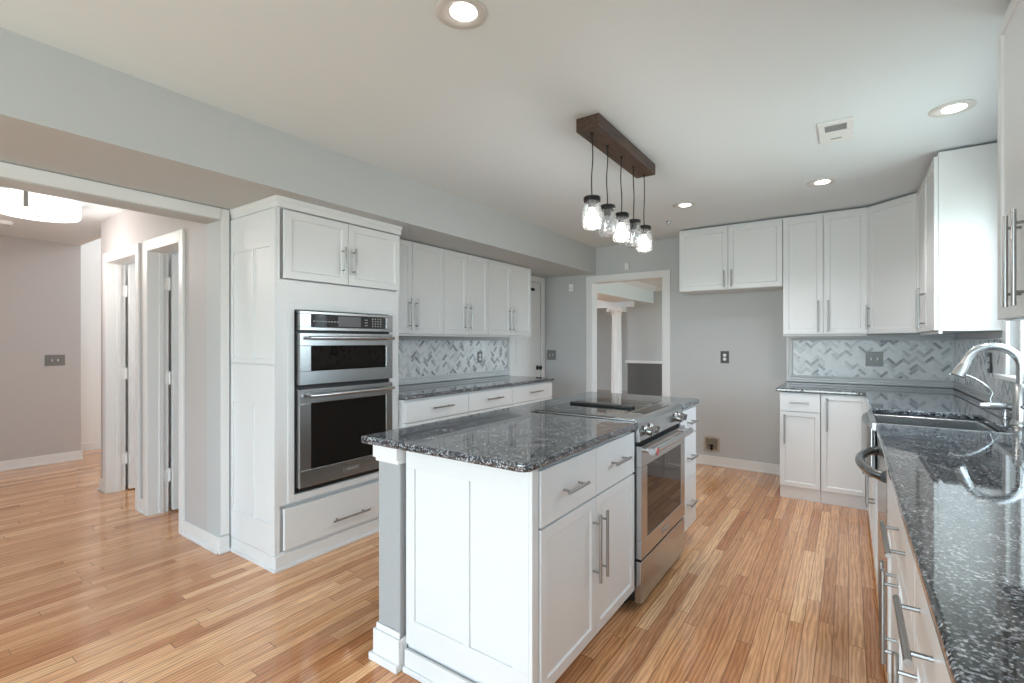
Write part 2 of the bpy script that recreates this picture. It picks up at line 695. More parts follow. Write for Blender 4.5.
# crown moulding along the beam and the far wall
bm = nb()
prof = [(0, 0), (0.09, 0), (0.075, -0.02), (0.05, -0.05), (0.02, -0.075), (0, -0.09)]
a = [bm.verts.new((-3.33 + p, KY1 + T, ZC + q)) for p, q in prof]
b = [bm.verts.new((-3.33 + p, DY, ZC + q)) for p, q in prof]
for i in range(len(prof)):
    j = (i + 1) % len(prof)
    bm.faces.new((a[i], a[j], b[j], b[i]))
a = [bm.verts.new((-3.33, DY - p, ZC + q)) for p, q in prof]
b = [bm.verts.new((0.6, DY - p, ZC + q)) for p, q in prof]
for i in range(len(prof)):
    j = (i + 1) % len(prof)
    bm.faces.new((a[i], a[j], b[j], b[i]))
struct('trim_2', bm, 'trim')


# fluted column
def column():
    r = thing('fluted_column', 'white round fluted column with scrolled capital seen through the dining doorway', 'column', (-3.72, 8.88, 0))
    bm = nb()
    seg = 48
    rings = []
    for z, rr in ((0.20, 0.105), (0.6, 0.104), (1.2, 0.098), (1.82, 0.088)):
        rings.append([bm.verts.new(((rr - (0.006 if k % 4 in (1, 2) else 0)) * math.cos(2 * PI * k / seg), (rr - (0.006 if k % 4 in (1, 2) else 0)) * math.sin(2 * PI * k / seg), z)) for k in range(seg)])
    for a, b in zip(rings[:-1], rings[1:]):
        for k in range(seg):
            bm.faces.new((a[k], a[(k + 1) % seg], b[(k + 1) % seg], b[k]))
    obj('shaft', bm, 'trim', r)
    bm = nb()
    box(bm, -0.14, 0.14, -0.14, 0.14, 0, 0.07)
    lathe(bm, [(0, 0.07), (0.135, 0.07), (0.14, 0.10), (0.13, 0.13), (0.112, 0.15), (0.122, 0.18), (0.108, 0.20), (0, 0.20)])
    obj('base', bm, 'trim', r)
    bm = nb()
    lathe(bm, [(0, 1.82), (0.095, 1.82), (0.10, 1.84), (0.092, 1.86), (0.12, 1.90), (0.13, 1.92), (0, 1.92)])
    box(bm, -0.14, 0.14, -0.14, 0.14, 1.92, 1.975)
    for s in (-1, 1):
        cyl(bm, (s * 0.135, -0.12, 1.905), (s * 0.135, 0.12, 1.905), 0.03)
    obj('capital', bm, 'trim', r)


column()

# ------------------------------------------------------------------ trims: doorway casing in back wall
def casing_x(name, x0, x1, ztop, yface, wd=0.085, th=0.018, jamb=T, wr=None):
    wr = wr or wd
    """casing round an opening in a wall that runs along X; front on yface (facing -Y)"""
    bm = nb()
    box(bm, x0 - wd, x0, yface - th, yface, 0, ztop + wd)
    box(bm, x1, x1 + wr, yface - th, yface, 0, ztop + wd)
    box(bm, x0, x1, yface - th, yface, ztop, ztop + wd)
    box(bm, x0, x0 + 0.012, yface - th, yface + jamb, 0, ztop)
    box(bm, x1 - 0.012, x1, yface - th, yface + jamb, 0, ztop)
    box(bm, x0, x1, yface - th, yface + jamb, ztop - 0.012, ztop)
    return struct(name, bm, 'trim', 0.003)


casing_x('trim_3', -2.555, -1.685, 2.02, KY1, 0.07, wr=0.08)
for _x in (-4.268, -5.188):
    _b = nb()
    box(_b, _x, _x + 0.012, HY + 0.055, HY + 0.085, 0, 1.97)
    struct('trim_8' if _x > -5 else 'trim_9', _b, 'trim', 0.002)
casing_x('trim_4', -4.28, -3.705, 1.985, HY, 0.07, wr=0.05)
casing_x('trim_5', -5.20, -4.50, 1.985, HY, 0.07, wr=0.05)
# trim of the wide opening to the hall: flat casing on the header and its end
bm = nb()
box(bm, -3.16, -3.148, -1.6, 1.39, 2.05, 2.115)
box(bm, -3.16, -3.150, 1.392, 1.440, 0.11, 2.115)
struct('trim_6', bm, 'trim', 0.002)


def base_board(name, segs, h=0.10):
    bm = nb()
    for x0, x1, y0, y1 in segs:
        box(bm, x0, x1, y0, y1, 0, h)
        ex = 0.010
        if abs(x1 - x0) > abs(y1 - y0):
            box(bm, x0 - 0, x1 + 0, y0 - ex, y0, 0, 0.02)
        else:
            box(bm, x1, x1 + ex, y0, y1, 0, 0.02)
    return struct(name, bm, 'trim', 0.004)


base_board('baseboard_back', [(-1.60, -0.47, KY1 - 0.014, KY1), (-3.2, -2.628, KY1 - 0.014, KY1)])
base_board('baseboard_hall_right', [(-3.653, -3.16, HY - 0.014, HY), (-4.448, -4.355, HY - 0.014, HY), (-5.38, -5.275, HY - 0.014, HY)])
base_board('baseboard_left', [(-3.16, -3.146, 1.376, 1.440)])
base_board('baseboard_hall_far', [(-6.95, -6.936, -2.1, 1.634), ])
base_board('baseboard_stair_hall', [(-7.42, -7.406, 1.62, 5.0)])


# ------------------------------------------------------------------ hall doors (hinged at the far jamb, standing open into the rooms)
def hinge_obj(parent, x, y, z):
    bm = nb()
    box(bm, x, x + 0.003, y, y + 0.035, z - 0.045, z + 0.045)
    cyl(bm, (x + 0.006, y + 0.04, z - 0.05), (x + 0.006, y + 0.04, z + 0.05), 0.007, seg=10)
    return obj('hinge', bm, 'whitepl', parent)


def open_door(name, hx, width, zt, side='trim'):
    y0 = HY + 0.125
    bm = nb()
    box(bm, hx + 0.016, hx + 0.052, y0 + 0.01, y0 + 0.01 + width, 0.012, zt - 0.02)
    # raised panel mouldings on the visible face
    for z0, z1 in ((0.2, 0.85), (1.0, 1.5), (1.6, zt - 0.12)):
        for a, b in ((0.1, width / 2 - 0.04), (width / 2 + 0.04, width - 0.1)):
            box(bm, hx + 0.052, hx + 0.056, y0 + 0.01 + a, y0 + 0.01 + b, z0, z1)
    d = struct(name, bm, side, 0.002)
    for z in (0.28, 1.02, 1.74):
        hinge_obj(d, hx + 0.013, HY + 0.085, z)
    bm = nb()
    lathe(bm, [(0, 0), (0.03, 0), (0.03, 0.008), (0.012, 0.012), (0.012, 0.03), (0.028, 0.045), (0.026, 0.06), (0, 0.068)], hx + 0.056, y0 + width - 0.06, 0.95, 16, Matrix.Rotation(PI / 2, 4, 'Y'))
    obj('door_knob', bm, 'nickel', d, smooth=True)
    return d


open_door('door_1', -5.20, 0.60, 1.985)
open_door('door_2', -4.28, 0.50, 1.985)


# pantry door, closed, in the left wall
def pantry_door():
    Y0, Y1, zt = 4.60, 5.24, 2.045
    bm = nb()
    box(bm, KX0 - 0.045, KX0 - 0.008, Y0 + 0.004, Y1 - 0.004, 0.01, zt - 0.004)
    for z0, z1 in ((0.22, 0.90), (1.02, 1.62), (1.70, zt - 0.12)):
        for a, b in ((Y0 + 0.10, (Y0 + Y1) / 2 - 0.035), ((Y0 + Y1) / 2 + 0.035, Y1 - 0.10)):
            box(bm, KX0 - 0.008, KX0 - 0.003, a, b, z0, z1)
    d = struct('door_3', bm, 'trim', 0.002)
    bm = nb()
    rot = Matrix.Rotation(PI / 2, 4, 'Y')
    lathe(bm, [(0, 0), (0.03, 0), (0.03, 0.006), (0.011, 0.012), (0.011, 0.03), (0.027, 0.042), (0.026, 0.058), (0, 0.066)], KX0 - 0.007, Y1 - 0.075, 0.97, 16, rot)
    obj('door_knob', bm, 'lid', d, smooth=True)
    bm = nb()
    box(bm, KX0 - 0.008, KX0 + 0.004, Y0 + 0.004, Y0 + 0.012, 1.02, 1.12)
    obj('hinge', bm, 'nickel', d)
    bm = nb()
    box(bm, KX0 - 0.007, KX0 + 0.012, 4.99, 5.08, 1.93, 1.965)
    obj('latch', bm, 'lid', d, 0.003)
    bm = nb()
    box(bm, KX0, KX0 + 0.016, Y1, Y1 + 0.075, 0, 2.115)
    box(bm, KX0, KX0 + 0.016, Y0 - 0.06, Y0, 0, 2.115)
    box(bm, KX0, KX0 + 0.016, Y0, Y1, zt, 2.115)
    struct('trim_7', bm, 'trim', 0.003)


pantry_door()


# ------------------------------------------------------------------ windows
def window(name, axis, face, a, b, z0, z1, cols=2):
    """face: wall inner coordinate; axis 'x' -> wall on +X side (runs along Y), 'y' -> rear wall"""
    bm = nb()

    def bx(u0, u1, v0, v1, za, zb):   # u along the wall, v outward depth
        if axis == 'x':
            box(bm, face + v0, face + v1, u0, u1, za, zb)
        else:
            box(bm, u0, u1, face - v1, face - v0, za, zb)
    cw = 0.075
    # casing
    bx(a - cw, a, -0.018, 0, z0 - 0.0, z1 + cw)
    bx(b, b + cw, -0.018, 0, z0 - 0.0, z1 + cw)
    bx(a, b, -0.018, 0, z1, z1 + cw)
    bx(a - cw - 0.02, b + cw + 0.02, -0.05, 0.0, z0 - 0.025, z0)      # stool
    # frame inside opening
    f = 0.045
    bx(a, a + f, 0.03, 0.09, z0, z1)
    bx(b - f, b, 0.03, 0.09, z0, z1)
    bx(a + f, b - f, 0.03, 0.09, z0, z0 + f)
    bx(a + f, b - f, 0.03, 0.09, z1 - f, z1)
    for k in range(1, cols):
        c = a + (b - a) * k / cols
        bx(c - f / 2, c + f / 2, 0.035, 0.085, z0 + f, z1 - f)
    wdo = struct(name, bm, 'trim', 0.003)
    bm = nb()

    def bx2(u0, u1, v0, v1, za, zb):
        if axis == 'x':
            box(bm, face + v0, face + v1, u0, u1, za, zb)
        else:
            box(bm, u0, u1, face - v1, face - v0, za, zb)
    bx2(a + f, b - f, 0.058, 0.062, z0 + f, z1 - f)
    obj('glass', bm, 'pane', wdo)
    return wdo


window('window_1', 'x', KX1, 2.50, 3.70, 1.12, 2.12)
window('window_2', 'x', KX1, -2.2, -0.7, 0.85, 2.05)
window('window_3', 'y', KY0, -3.0, 0.3, 0.1, 2.2, 3)
window('added_dining_window', 'x', 0.60, 6.5, 8.9, 0.65, 2.15, 3)  # unseen window, added to let light into the dining room


# ================================================================== CABINETRY
def shaker(bm, x0, x1, z0, z1, y=0.0, th=0.02, fw=0.062, rec=0.008):
    """door slab with recessed centre; front faces -Y at y-th"""
    vs = box(bm, x0, x1, y - th, y, z0, z1)
    front = [f for f in bm.faces if all(v in vs for v in f.verts) and abs(f.calc_center_median().y - (y - th)) < 1e-5]
    bmesh.ops.inset_individual(bm, faces=front, thickness=fw, depth=0)
    bmesh.ops.inset_individual(bm, faces=front, thickness=0.006, depth=-rec)


def handle(parent, x, z, L, vertical, y, r=0.0062):
    """bar pull; centre (x,z), front face of the door at y (bar stands toward -Y)"""
    bm = nb()
    off = 0.034
    if vertical:
        cyl(bm, (x, y - off, z - L / 2), (x, y - off, z + L / 2), r, seg=12)
        ps = [(x, z - L / 2 + L * 0.14), (x, z + L / 2 - L * 0.14)]
    else:
        cyl(bm, (x - L / 2, y - off, z), (x + L / 2, y - off, z), r, seg=12)
        ps = [(x - L / 2 + L * 0.14, z), (x + L / 2 - L * 0.14, z)]
    for px, pz in ps:
        cyl(bm, (px, y + 0.0005, pz), (px, y - off, pz), 0.0045, seg=8)
    return obj('handle', bm, 'nickel', parent, smooth=True)


TH = 0.02
GAP = 0.002


def add_door(root, x0, x1, z0, z1, hx=None, hz=None, L=0.20, fw=0.062, flat=False, name='door', horiz=False):
    bm = nb()
    if flat:
        box(bm, x0 + GAP, x1 - GAP, -TH, -0.001, z0 + GAP, z1 - GAP)
    else:
        shaker(bm, x0 + GAP, x1 - GAP, z0 + GAP, z1 - GAP, -0.001, TH - 0.001, fw)
    d = obj(name, bm, 'cab', root, 0.0018)
    if hx is not None:
        handle(d, hx, hz, L, not horiz, -TH)
    return d


def cab_body(root, w, d, z0, z1, toe=0.0, toeh=0.1, name='body'):
    bm = nb()
    if toe:
        box(bm, 0, w, 0, d, z0 + toeh, z1)
        box(bm, 0.0, w, toe, d, z0, z0 + toeh)
    else:
        box(bm, 0, w, 0, d, z0, z1)
    return obj(name, bm, 'cab', root, 0.0015)


R90 = PI / 2

# ---------------- tall oven cabinet (faces +X; local x = world +Y)
TX, TY0, TY1 = -2.648, 1.462, 2.362
tall = thing('oven_cabinet', 'tall white cabinet holding the built-in double oven, at the hall corner', 'cabinet', (TX, TY0, 0), R90)
TW = TY1 - TY0
TD = TX - KX0 - 0.002
oy0, oy1, oz0, oz1 = 1.573 - TY0, 2.271 - TY0, 0.413, 1.481
bm = nb()
# body as a hollow carcass with an oven cut-out
box(bm, 0, TW, 0.02, TD, 0.10, oz0 - 0.005)
box(bm, 0, TW, 0.02, TD, oz1 + 0.005, 2.06)
box(bm, 0, oy0 - 0.004, 0.02, TD, oz0 - 0.005, oz1 + 0.005)
box(bm, oy1 + 0.004, TW, 0.02, TD, oz0 - 0.005, oz1 + 0.005)
box(bm, oy0 - 0.004, oy1 + 0.004, TD - 0.02, TD, oz0 - 0.005, oz1 + 0.005)
box(bm, 0, TW, 0.0, 0.02, 0.36, oz0 - 0.005)
box(bm, 0, oy0 - 0.004, 0.0, 0.02, oz0 - 0.005, oz1 + 0.005)
box(bm, oy1 + 0.004, TW, 0.0, 0.02, oz0 - 0.005, oz1 + 0.005)
box(bm, 0, TW, 0.0, 0.02, oz1 + 0.005, 1.655)
box(bm, 0, TW, 0.0, TD, 0.0, 0.10)
box(bm, 0, 0.02, 0.0, 0.02, 0.10, 0.36)
box(bm, 0, 0.02, 0.0, 0.02, 1.655, 2.06)
box(bm, TW - 0.02, TW, 0.0, 0.02, 0.10, 0.36)
box(bm, TW - 0.02, TW, 0.0, 0.02, 1.655, 2.06)
obj('body', bm, 'cab', tall, 0.001)
# inner trim frame round the oven
bm = nb()
for a in ((oy0 - 0.045, oy0 - 0.006, oz0 - 0.045, oz1 + 0.04), (oy1 + 0.006, oy1 + 0.03, oz0 - 0.045, oz1 + 0.04)):
    box(bm, a[0], a[1], -0.005, 0, a[2], a[3])
box(bm, oy0 - 0.006, oy1 + 0.006, -0.005, 0, oz0 - 0.045, oz0 - 0.007)
box(bm, oy0 - 0.006, oy1 + 0.006, -0.005, 0, oz1 + 0.007, oz1 + 0.04)
obj('oven_trim', bm, 'cab', tall, 0.0015)
s = 1.925 - TY0
add_door(tall, 0.035, s, 1.66, 2.055, s - 0.045, 1.81, 0.17)
add_door(tall, s, TW - 0.005, 1.66, 2.055, s + 0.035, 1.81, 0.17)
add_door(tall, 0.035, TW - 0.005, 0.105, 0.345, 0.47, 0.19, 0.27, flat=True, name='drawer', horiz=True)
# crown
bm = nb()
prof = [(0, 2.06), (0.007, 2.062), (0.009, 2.09), (0.016, 2.10), (0.018, 2.119), (0, 2.119)]


def crown(bm, path, prof):
    """path in xy list, outward offset given per vertex by mitre vector"""
    rings = []
    for (x, y), (ox, oy) in path:
        rings.append([bm.verts.new((x + ox * p, y + oy * p, z)) for p, z in prof])
    n = len(prof)
    for a, b in zip(rings[:-1], rings[1:]):
        for i in range(n):
            j = (i + 1) % n
            bm.faces.new((a[i], a[j], b[j], b[i]))
    bm.faces.new(rings[0])
    bm.faces.new(rings[-1][::-1])


crown(bm, [((-0.0, TD), (-1, 0)), ((-0.0, -0.015), (-1, -1)), ((TW + 0.0, -0.015), (0.4, -1)), ((TW, 0.24), (0.4, 0))], prof)
box(bm, 0, TW, -0.015, TD, 2.06, 2.118)
obj('crown_moulding', bm, 'cab', tall)
# base moulding
bm = nb()
box(bm, -0.012, TW, -0.012, 0, 0, 0.085)
box(bm, -0.012, 0, 0, TD, 0, 0.0850)
box(bm, -0.022, TW, -0.022, -0.012, 0, 0.018)
box(bm, -0.022, -0.012, -0.012, TD, 0, 0.018)
obj('base_moulding', bm, 'cab', tall, 0.002)
# side panels (facing -Y world = local -X): two framed panels, each with a mid stile
for z0, z1, top in ((0.088, 1.165, 1.0), (1.17, 2.055, 1.85)):
    bm = nb()
    t0, t1 = -0.012, 0.0
    Z0 = z0
    lo, hi = (0.26, 0.93) if z0 < 1 else (1.20, 1.845)
    box(bm, t0, t1, 0.0, 0.055, Z0, z1)
    box(bm, t0, t1, TD - 0.09, TD - 0.03, Z0, z1)
    box(bm, t0, t1, 0.055, TD - 0.09, Z0, lo)
    box(bm, t0, t1, 0.055, TD - 0.09, hi, z1)
    c = 0.25
    box(bm, t0, t1, c - 0.015, c + 0.015, lo, hi)
    box(bm, t0 + 0.006, t1, TD - 0.03, TD, Z0, z1)
    box(bm, t0 + 0.008, t1, 0.055, TD - 0.09, lo, hi)
    obj('side_panel', bm, 'cab', tall, 0.0012)

# ---------------- built-in oven
ov = thing('wall_oven', 'stainless steel built-in microwave and oven stack with black glass doors', 'oven', (TX, 1.573, 0), R90)
OW = 0.698
bm = nb()
box(bm, 0.0, OW, -0.004, 0.50, 0.413, 1.481)
obj('housing', bm, 'black', ov, 0.001)


def framed_glass(parent, name, x0, x1, z0, z1, gx0, gx1, gz0, gz1, y0=-0.045, y1=-0.006, m='steel', gm='ovenglass'):
    bm = nb()
    box(bm, x0, x1, y0, y1, z0, gz0)
    box(bm, x0, x1, y0, y1, gz1, z1)
    box(bm, x0, gx0, y0, y1, gz0, gz1)
    box(bm, gx1, x1, y0, y1, gz0, gz1)
    d = obj(name, bm, m, parent, 0.002)
    bm = nb()
    box(bm, gx0, gx1, y0 + 0.002, y1, gz0, gz1)
    obj('glass', bm, gm, d)
    return d


def curved_handle(parent, x0, x1, z, y, out=0.05, r=0.011, m='steel', flat=True):
    bm = nb()
    n = 14
    pts = []
    for i in range(n + 1):
        u = i / n
        bow = 1 - (2 * u - 1) ** 4
        pts.append((x0 + (x1 - x0) * u, y - out * (0.75 + 0.25 * bow), z))
    tube(bm, pts, r, 12)
    for x in (x0 + 0.02, x1 - 0.02):
        cyl(bm, (x, y + 0.001, z), (x, y - out * 0.82, z), r * 0.85, seg=12)
    return obj('handle', bm, m, parent, smooth=True)


# control panel
cp = framed_glass(ov, 'control_panel', 0.004, OW - 0.004, 1.366, 1.479, 0.075, OW - 0.06, 1.385, 1.463, gm='glassblack')
bm = nb()
random.seed(3)
for i in range(4):
    for k in range(4):
        box(bm, 0.52 + i * 0.022, 0.530 + i * 0.022, -0.0440, -0.0432, 1.397 + k * 0.016, 1.404 + k * 0.016)
obj('keypad', bm, 'lettering', cp)
bm = nb()
for k in range(3):
    box(bm, 0.46, 0.485, -0.0440, -0.0432, 1.402 + k * 0.018, 1.407 + k * 0.018)
obj('program_buttons', bm, 'lettering', cp)
bm = nb()
for i in range(9):
    box(bm, 0.09 + i * 0.02, 0.102 + i * 0.02, -0.0440, -0.0432, 1.418, 1.424)
obj('indicator_row', bm, 'lettering', cp)
bm = nb()
box(bm, 0.26, 0.43, -0.0442, -0.0432, 1.392, 1.456)
obj('display', bm, mat('display_panel', (0.14, 0.14, 0.15), 0.15), cp)
d1 = framed_glass(ov, 'microwave_door', 0.004, OW - 0.004, 1.045, 1.350, 0.075, OW - 0.06, 1.125, 1.275)
curved_handle(d1, 0.045, OW - 0.025, 1.322, -0.045)
d2 = framed_glass(ov, 'oven_door', 0.004, OW - 0.004, 0.445, 1.018, 0.075, OW - 0.06, 0.545, 0.935)
curved_handle(d2, 0.045, OW - 0.025, 0.982, -0.045)
bm = nb()
box(bm, 0.30, 0.42, -0.0475, -0.0448, 0.478, 0.503)
bd = obj('badge', bm, 'chrome', d2, 0.0008)
bm = nb()
box(bm, 0.02, OW - 0.02, -0.02, -0.004, 0.418, 0.440)
obj('bottom_vent', bm, 'black', ov, 0.001)


def text_mesh(txt, size, m, parent, loc, rot, name='lettering', extrude=0.0004):
    cu = bpy.data.curves.new(name, 'FONT')
    cu.body = txt
    cu.size = size
    cu.extrude = extrude
    cu.align_x = 'CENTER'
    cu.align_y = 'CENTER'
    tmp = bpy.data.objects.new('tmp_text', cu)
    C.objects.link(tmp)
    dg = bpy.context.evaluated_depsgraph_get()
    me = bpy.data.meshes.new_from_object(tmp.evaluated_get(dg))
    bpy.data.objects.remove(tmp)
    me.materials.clear()
    me.materials.append(M[m])
    me.name = name
    o = bpy.data.objects.new(name, me)
    C.objects.link(o)
    o.parent = parent
    o.location = loc
    o.rotation_euler = rot
    return o


text_mesh('KitchenAid', 0.019, 'lettering', d2, (0.36, -0.0480, 0.4905), (PI / 2, 0, 0))

# ---------------- left wall cabinets
UX = -2.925
ub = [(2.365, 3.110), (3.112, 3.742), (3.744, 4.520)]
ul = ['white wall cabinet right beside the tall oven cabinet', 'white wall cabinet in the middle of the left row', 'white wall cabinet beside the pantry door']
for (a, b), lb in zip(ub, ul):
    r = thing('wall_cabinet', lb, 'cabinet', (UX, a, 0), R90, 'wall cabinets over the left counter')
    wd = b - a
    cab_body(r, wd, UX - KX0 - 0.002, 1.362, 2.117)
    h = wd / 2
    hl = 0.255
    add_door(r, 0, h, 1.362, 2.112, h - 0.036, 1.52, hl)
    add_door(r, h, wd, 1.362, 2.112, h + 0.036, 1.52, hl)
    # light rail under the cabinet
    part_box('light_rail', 'cab', r, 0, wd, 0.0, 0.018, 1.345, 1.362)

# ---------------- left base cabinets
BX = -2.60
bb = [(2.365, 3.060), (3.062, 3.690), (3.692, 4.430)]
bl = ['white base cabinet with drawer beside the tall oven cabinet', 'white base cabinet with drawer in the middle of the left counter', 'white base cabinet with drawer at the pantry end of the left counter']
for (a, b), lb in zip(bb, bl):
    r = thing('base_cabinet', lb, 'cabinet', (BX, a, 0), R90, 'base cabinets under the left counter')
    wd = b - a
    cab_body(r, wd, BX - KX0 - 0.002, 0, 0.880, 0.06)
    add_door(r, 0, wd, 0.715, 0.868, wd / 2 + 0.02, 0.80, 0.22, flat=True, name='drawer', horiz=True)
    h = wd / 2
    add_door(r, 0, h, 0.105, 0.712, h - 0.036, 0.58, 0.2)
    add_door(r, h, wd, 0.105, 0.712, h + 0.036, 0.58, 0.2)


def counter(name, label, poly, z0=0.884, z1=0.914):
    bm = nb()
    prism(bm, poly, z0, z1)
    o = obj(name, bm, 'granite', None, 0.009, seg=4)
    return tag(o, label, 'countertop')


counter('granite_countertop', 'long narrow dark granite countertop under the left wall cabinets', [(KX0 + 0.002, 2.364), (-2.565, 2.364), (-2.565, 4.455), (KX0 + 0.002, 4.455)])

# ---------------- upper cabinets on the back wall
UY = 4.975
UD = KY1 - UY - 0.002
TOP = 2.418
r = thing('wall_cabinet', 'short white double door cabinet above the empty refrigerator space', 'cabinet', (-1.405, UY, 0), 0, 'wall cabinets on the back wall')
cab_body(r, 0.915, UD, 1.80, TOP)
add_door(r, 0, 0.4575, 1.802, TOP - 0.02, 0.4575 - 0.033, 1.90, 0.165)
add_door(r, 0.4575, 0.915, 1.802, TOP - 0.02, 0.4575 + 0.033, 1.90, 0.165)
part_box('top_filler', 'cab', r, 0, 0.915, -0.004, 0, TOP - 0.018, TOP)
r = thing('wall_cabinet', 'tall white double door cabinet above the back counter', 'cabinet', (-0.488, UY, 0), 0, 'wall cabinets on the back wall')
cab_body(r, 0.615, UD, 1.362, TOP)
add_door(r, 0, 0.3075, 1.364, TOP - 0.02, 0.3075 - 0.036, 1.52, 0.27)
add_door(r, 0.3075, 0.615, 1.364, TOP - 0.02, 0.3075 + 0.036, 1.52, 0.27)
part_box('light_rail', 'cab', r, 0, 0.615, 0.0, 0.018, 1.345, 1.362)
# diagonal corner cabinet
EX, EY = 0.434, 4.69
r = thing('corner_wall_cabinet', 'angled white single door cabinet in the corner above the sink counter', 'cabinet', (0.130, UY, 0), 0, 'wall cabinets on the back wall')
bm = nb()
prism(bm, [(0.001, 0.0), (0.001, UD), (KX1 - 0.132, UD), (KX1 - 0.132, EY - UY + 0.001), (EX - 0.130, EY - UY + 0.001)], 1.362, TOP)
obj('body', bm, 'cab', r, 0.0015)
ang = math.atan2(EY - UY, EX - 0.130)
dl = math.hypot(EY - UY, EX - 0.130)
bm = nb()
shaker(bm, 0.006, dl - 0.006, 1.366, TOP - 0.02, -0.001, TH - 0.001, 0.055)
d = obj('door', bm, 'cab', r, 0.0018, rotz=ang)
handle(d, 0.035, 1.50, 0.20, True, -TH)
# cabinet on the right wall next to the corner
CY = 3.775
r = thing('wall_cabinet', 'white cabinet on the right wall between the corner cabinet and the window', 'cabinet', (EX, EY - 0.002, 0), -R90, 'wall cabinets on the right wall')
wd = EY - 0.002 - CY
cab_body(r, wd, KX1 - EX - 0.002, 1.362, TOP)
add_door(r, 0, wd / 2, 1.364, TOP - 0.02, wd / 2 - 0.04, 1.52, 0.27, fw=0.055)
add_door(r, wd / 2, wd, 1.364, TOP - 0.02, wd / 2 + 0.045, 1.52, 0.27, fw=0.055)
part_box('light_rail', 'cab', r, 0, wd, 0.0, 0.018, 1.345, 1.362)
# cabinet near the camera, beyond the window
r = thing('wall_cabinet', 'white wall cabinet cut off at the right edge, nearest the camera', 'cabinet', (0.447, 2.36, 0), -R90, 'wall cabinets on the right wall')
cab_body(r, 0.66, KX1 - 0.449, 1.372, TOP)
add_door(r, 0, 0.33, 1.374, TOP - 0.02, 0.33 - 0.045, 1.545, 0.28)
add_door(r, 0.33, 0.66, 1.374, TOP - 0.02, 0.33 + 0.045, 1.545, 0.28)

# ---------------- base cabinets of the L run
FY = 4.59
FD = KY1 - FY - 0.002
r = thing('base_cabinet', 'white base cabinet with one drawer over a door, at the fridge space', 'cabinet', (-0.473, FY, 0), 0, 'base cabinets under the back counter')
cab_body(r, 0.288, FD, 0, 0.880, 0.008)
add_door(r, 0, 0.288, 0.725, 0.872, 0.14, 0.80, 0.14, flat=True, name='drawer', horiz=True)
add_door(r, 0, 0.288, 0.105, 0.722, 0.038, 0.58, 0.24, fw=0.05)
r = thing('base_cabinet', 'white base cabinet with one full-height door left of the sink counter', 'cabinet', (-0.183, FY, 0), 0, 'base cabinets under the back counter')
cab_body(r, 0.31, FD, 0, 0.880, 0.008)
add_door(r, 0, 0.31, 0.105, 0.872, 0.040, 0.72, 0.26, fw=0.05)

RXF = 0.132
RD = KX1 - RXF - 0.002


def right_base(y1, y0, label):
    r = thing('base_cabinet', label, 'cabinet', (RXF, y1, 0), -R90, 'base cabinets under the sink counter')
    return r, y1 - y0


r, wd = right_base(4.585, 3.505, 'white corner base cabinet between the back counter and the sink')
cab_body(r, wd, RD, 0, 0.880, 0.055)
add_door(r, 0.05, wd, 0.105, 0.872, wd - 0.45, 0.55, 0.26)
r, wd = right_base(3.500, 2.810, 'white base cabinet directly below the apron sink')
bm = nb()
box(bm, 0, wd, 0, RD, 0.1, 0.655)
box(bm, 0, wd, 0.055, RD, 0, 0.1)
obj('body', bm, 'cab', r, 0.0015)
add_door(r, 0, wd / 2, 0.105, 0.650, wd / 2 - 0.036, 0.53, 0.19)
add_door(r, wd / 2, wd, 0.105, 0.650, wd / 2 + 0.036, 0.53, 0.19)
r, wd = right_base(2.165, 1.302, 'white drawer and double door base cabinet just past the dishwasher')
cab_body(r, wd, RD, 0, 0.880, 0.055)
add_door(r, 0, wd, 0.70, 0.868, 0.57, 0.785, 0.26, flat=True, name='drawer', horiz=True)
add_door(r, 0, wd / 2, 0.105, 0.697, wd / 2 - 0.036, 0.53, 0.26)
add_door(r, wd / 2, wd, 0.105, 0.697, wd / 2 + 0.036, 0.53, 0.26)
r, wd = right_base(1.300, 0.850, 'white drawer base cabinet nearest the bottom edge of the picture')
cab_body(r, wd, RD, 0, 0.880, 0.055)
add_door(r, 0, wd, 0.70, 0.868, 0.185, 0.785, 0.24, flat=True, name='drawer', horiz=True)
add_door(r, 0, wd, 0.105, 0.697, 0.04, 0.53, 0.26)
r, wd = right_base(0.848, 0.02, 'white base cabinet beside the camera, out of frame')
cab_body(r, wd, RD, 0, 0.880, 0.055)
add_door(r, 0, wd / 2, 0.105, 0.868)
add_door(r, wd / 2, wd, 0.105, 0.868)

# dishwasher
r = thing('dishwasher', 'stainless steel dishwasher with bowed handle beside the sink', 'dishwasher', (RXF, 2.792, 0), -R90)
part_box('tub', 'black', r, 0.004, 0.618, 0.0, RD - 0.03, 0.10, 0.875)
part_box('door_panel', 'steel', r, 0.004, 0.618, -0.022, -0.001, 0.115, 0.872, bevel=0.003)
part_box('kick_plate', 'black', r, 0.004, 0.618, 0.05, 0.06, 0.0, 0.098)
bm = nb()
pts = []
n = 18
for i in range(n + 1):
    u = i / n
    pts.append((0.05 + 0.52 * u, -0.022 - 0.072 * math.sin(PI * u) ** 0.6, 0.805))
tube(bm, pts, [0.022] + [0.0175] * (n - 1) + [0.022], 14)
obj('handle', bm, 'darksteel', r, smooth=True)

# L-shaped granite counter, notched for the apron sink
SX1, SY0, SY1 = 0.565, 2.835, 3.475
poly = [(-0.502, 4.558), (0.085, 4.558), (0.100, 4.543), (0.100, SY1), (SX1, SY1), (SX1, SY0), (0.100, SY0), (0.100, 0.0), (KX1 - 0.002, 0.0), (KX1 - 0.002, KY1 - 0.002), (-0.502, KY1 - 0.002)]
counter('granite_countertop', 'L-shaped polished dark granite countertop around the sink and right wall', poly)

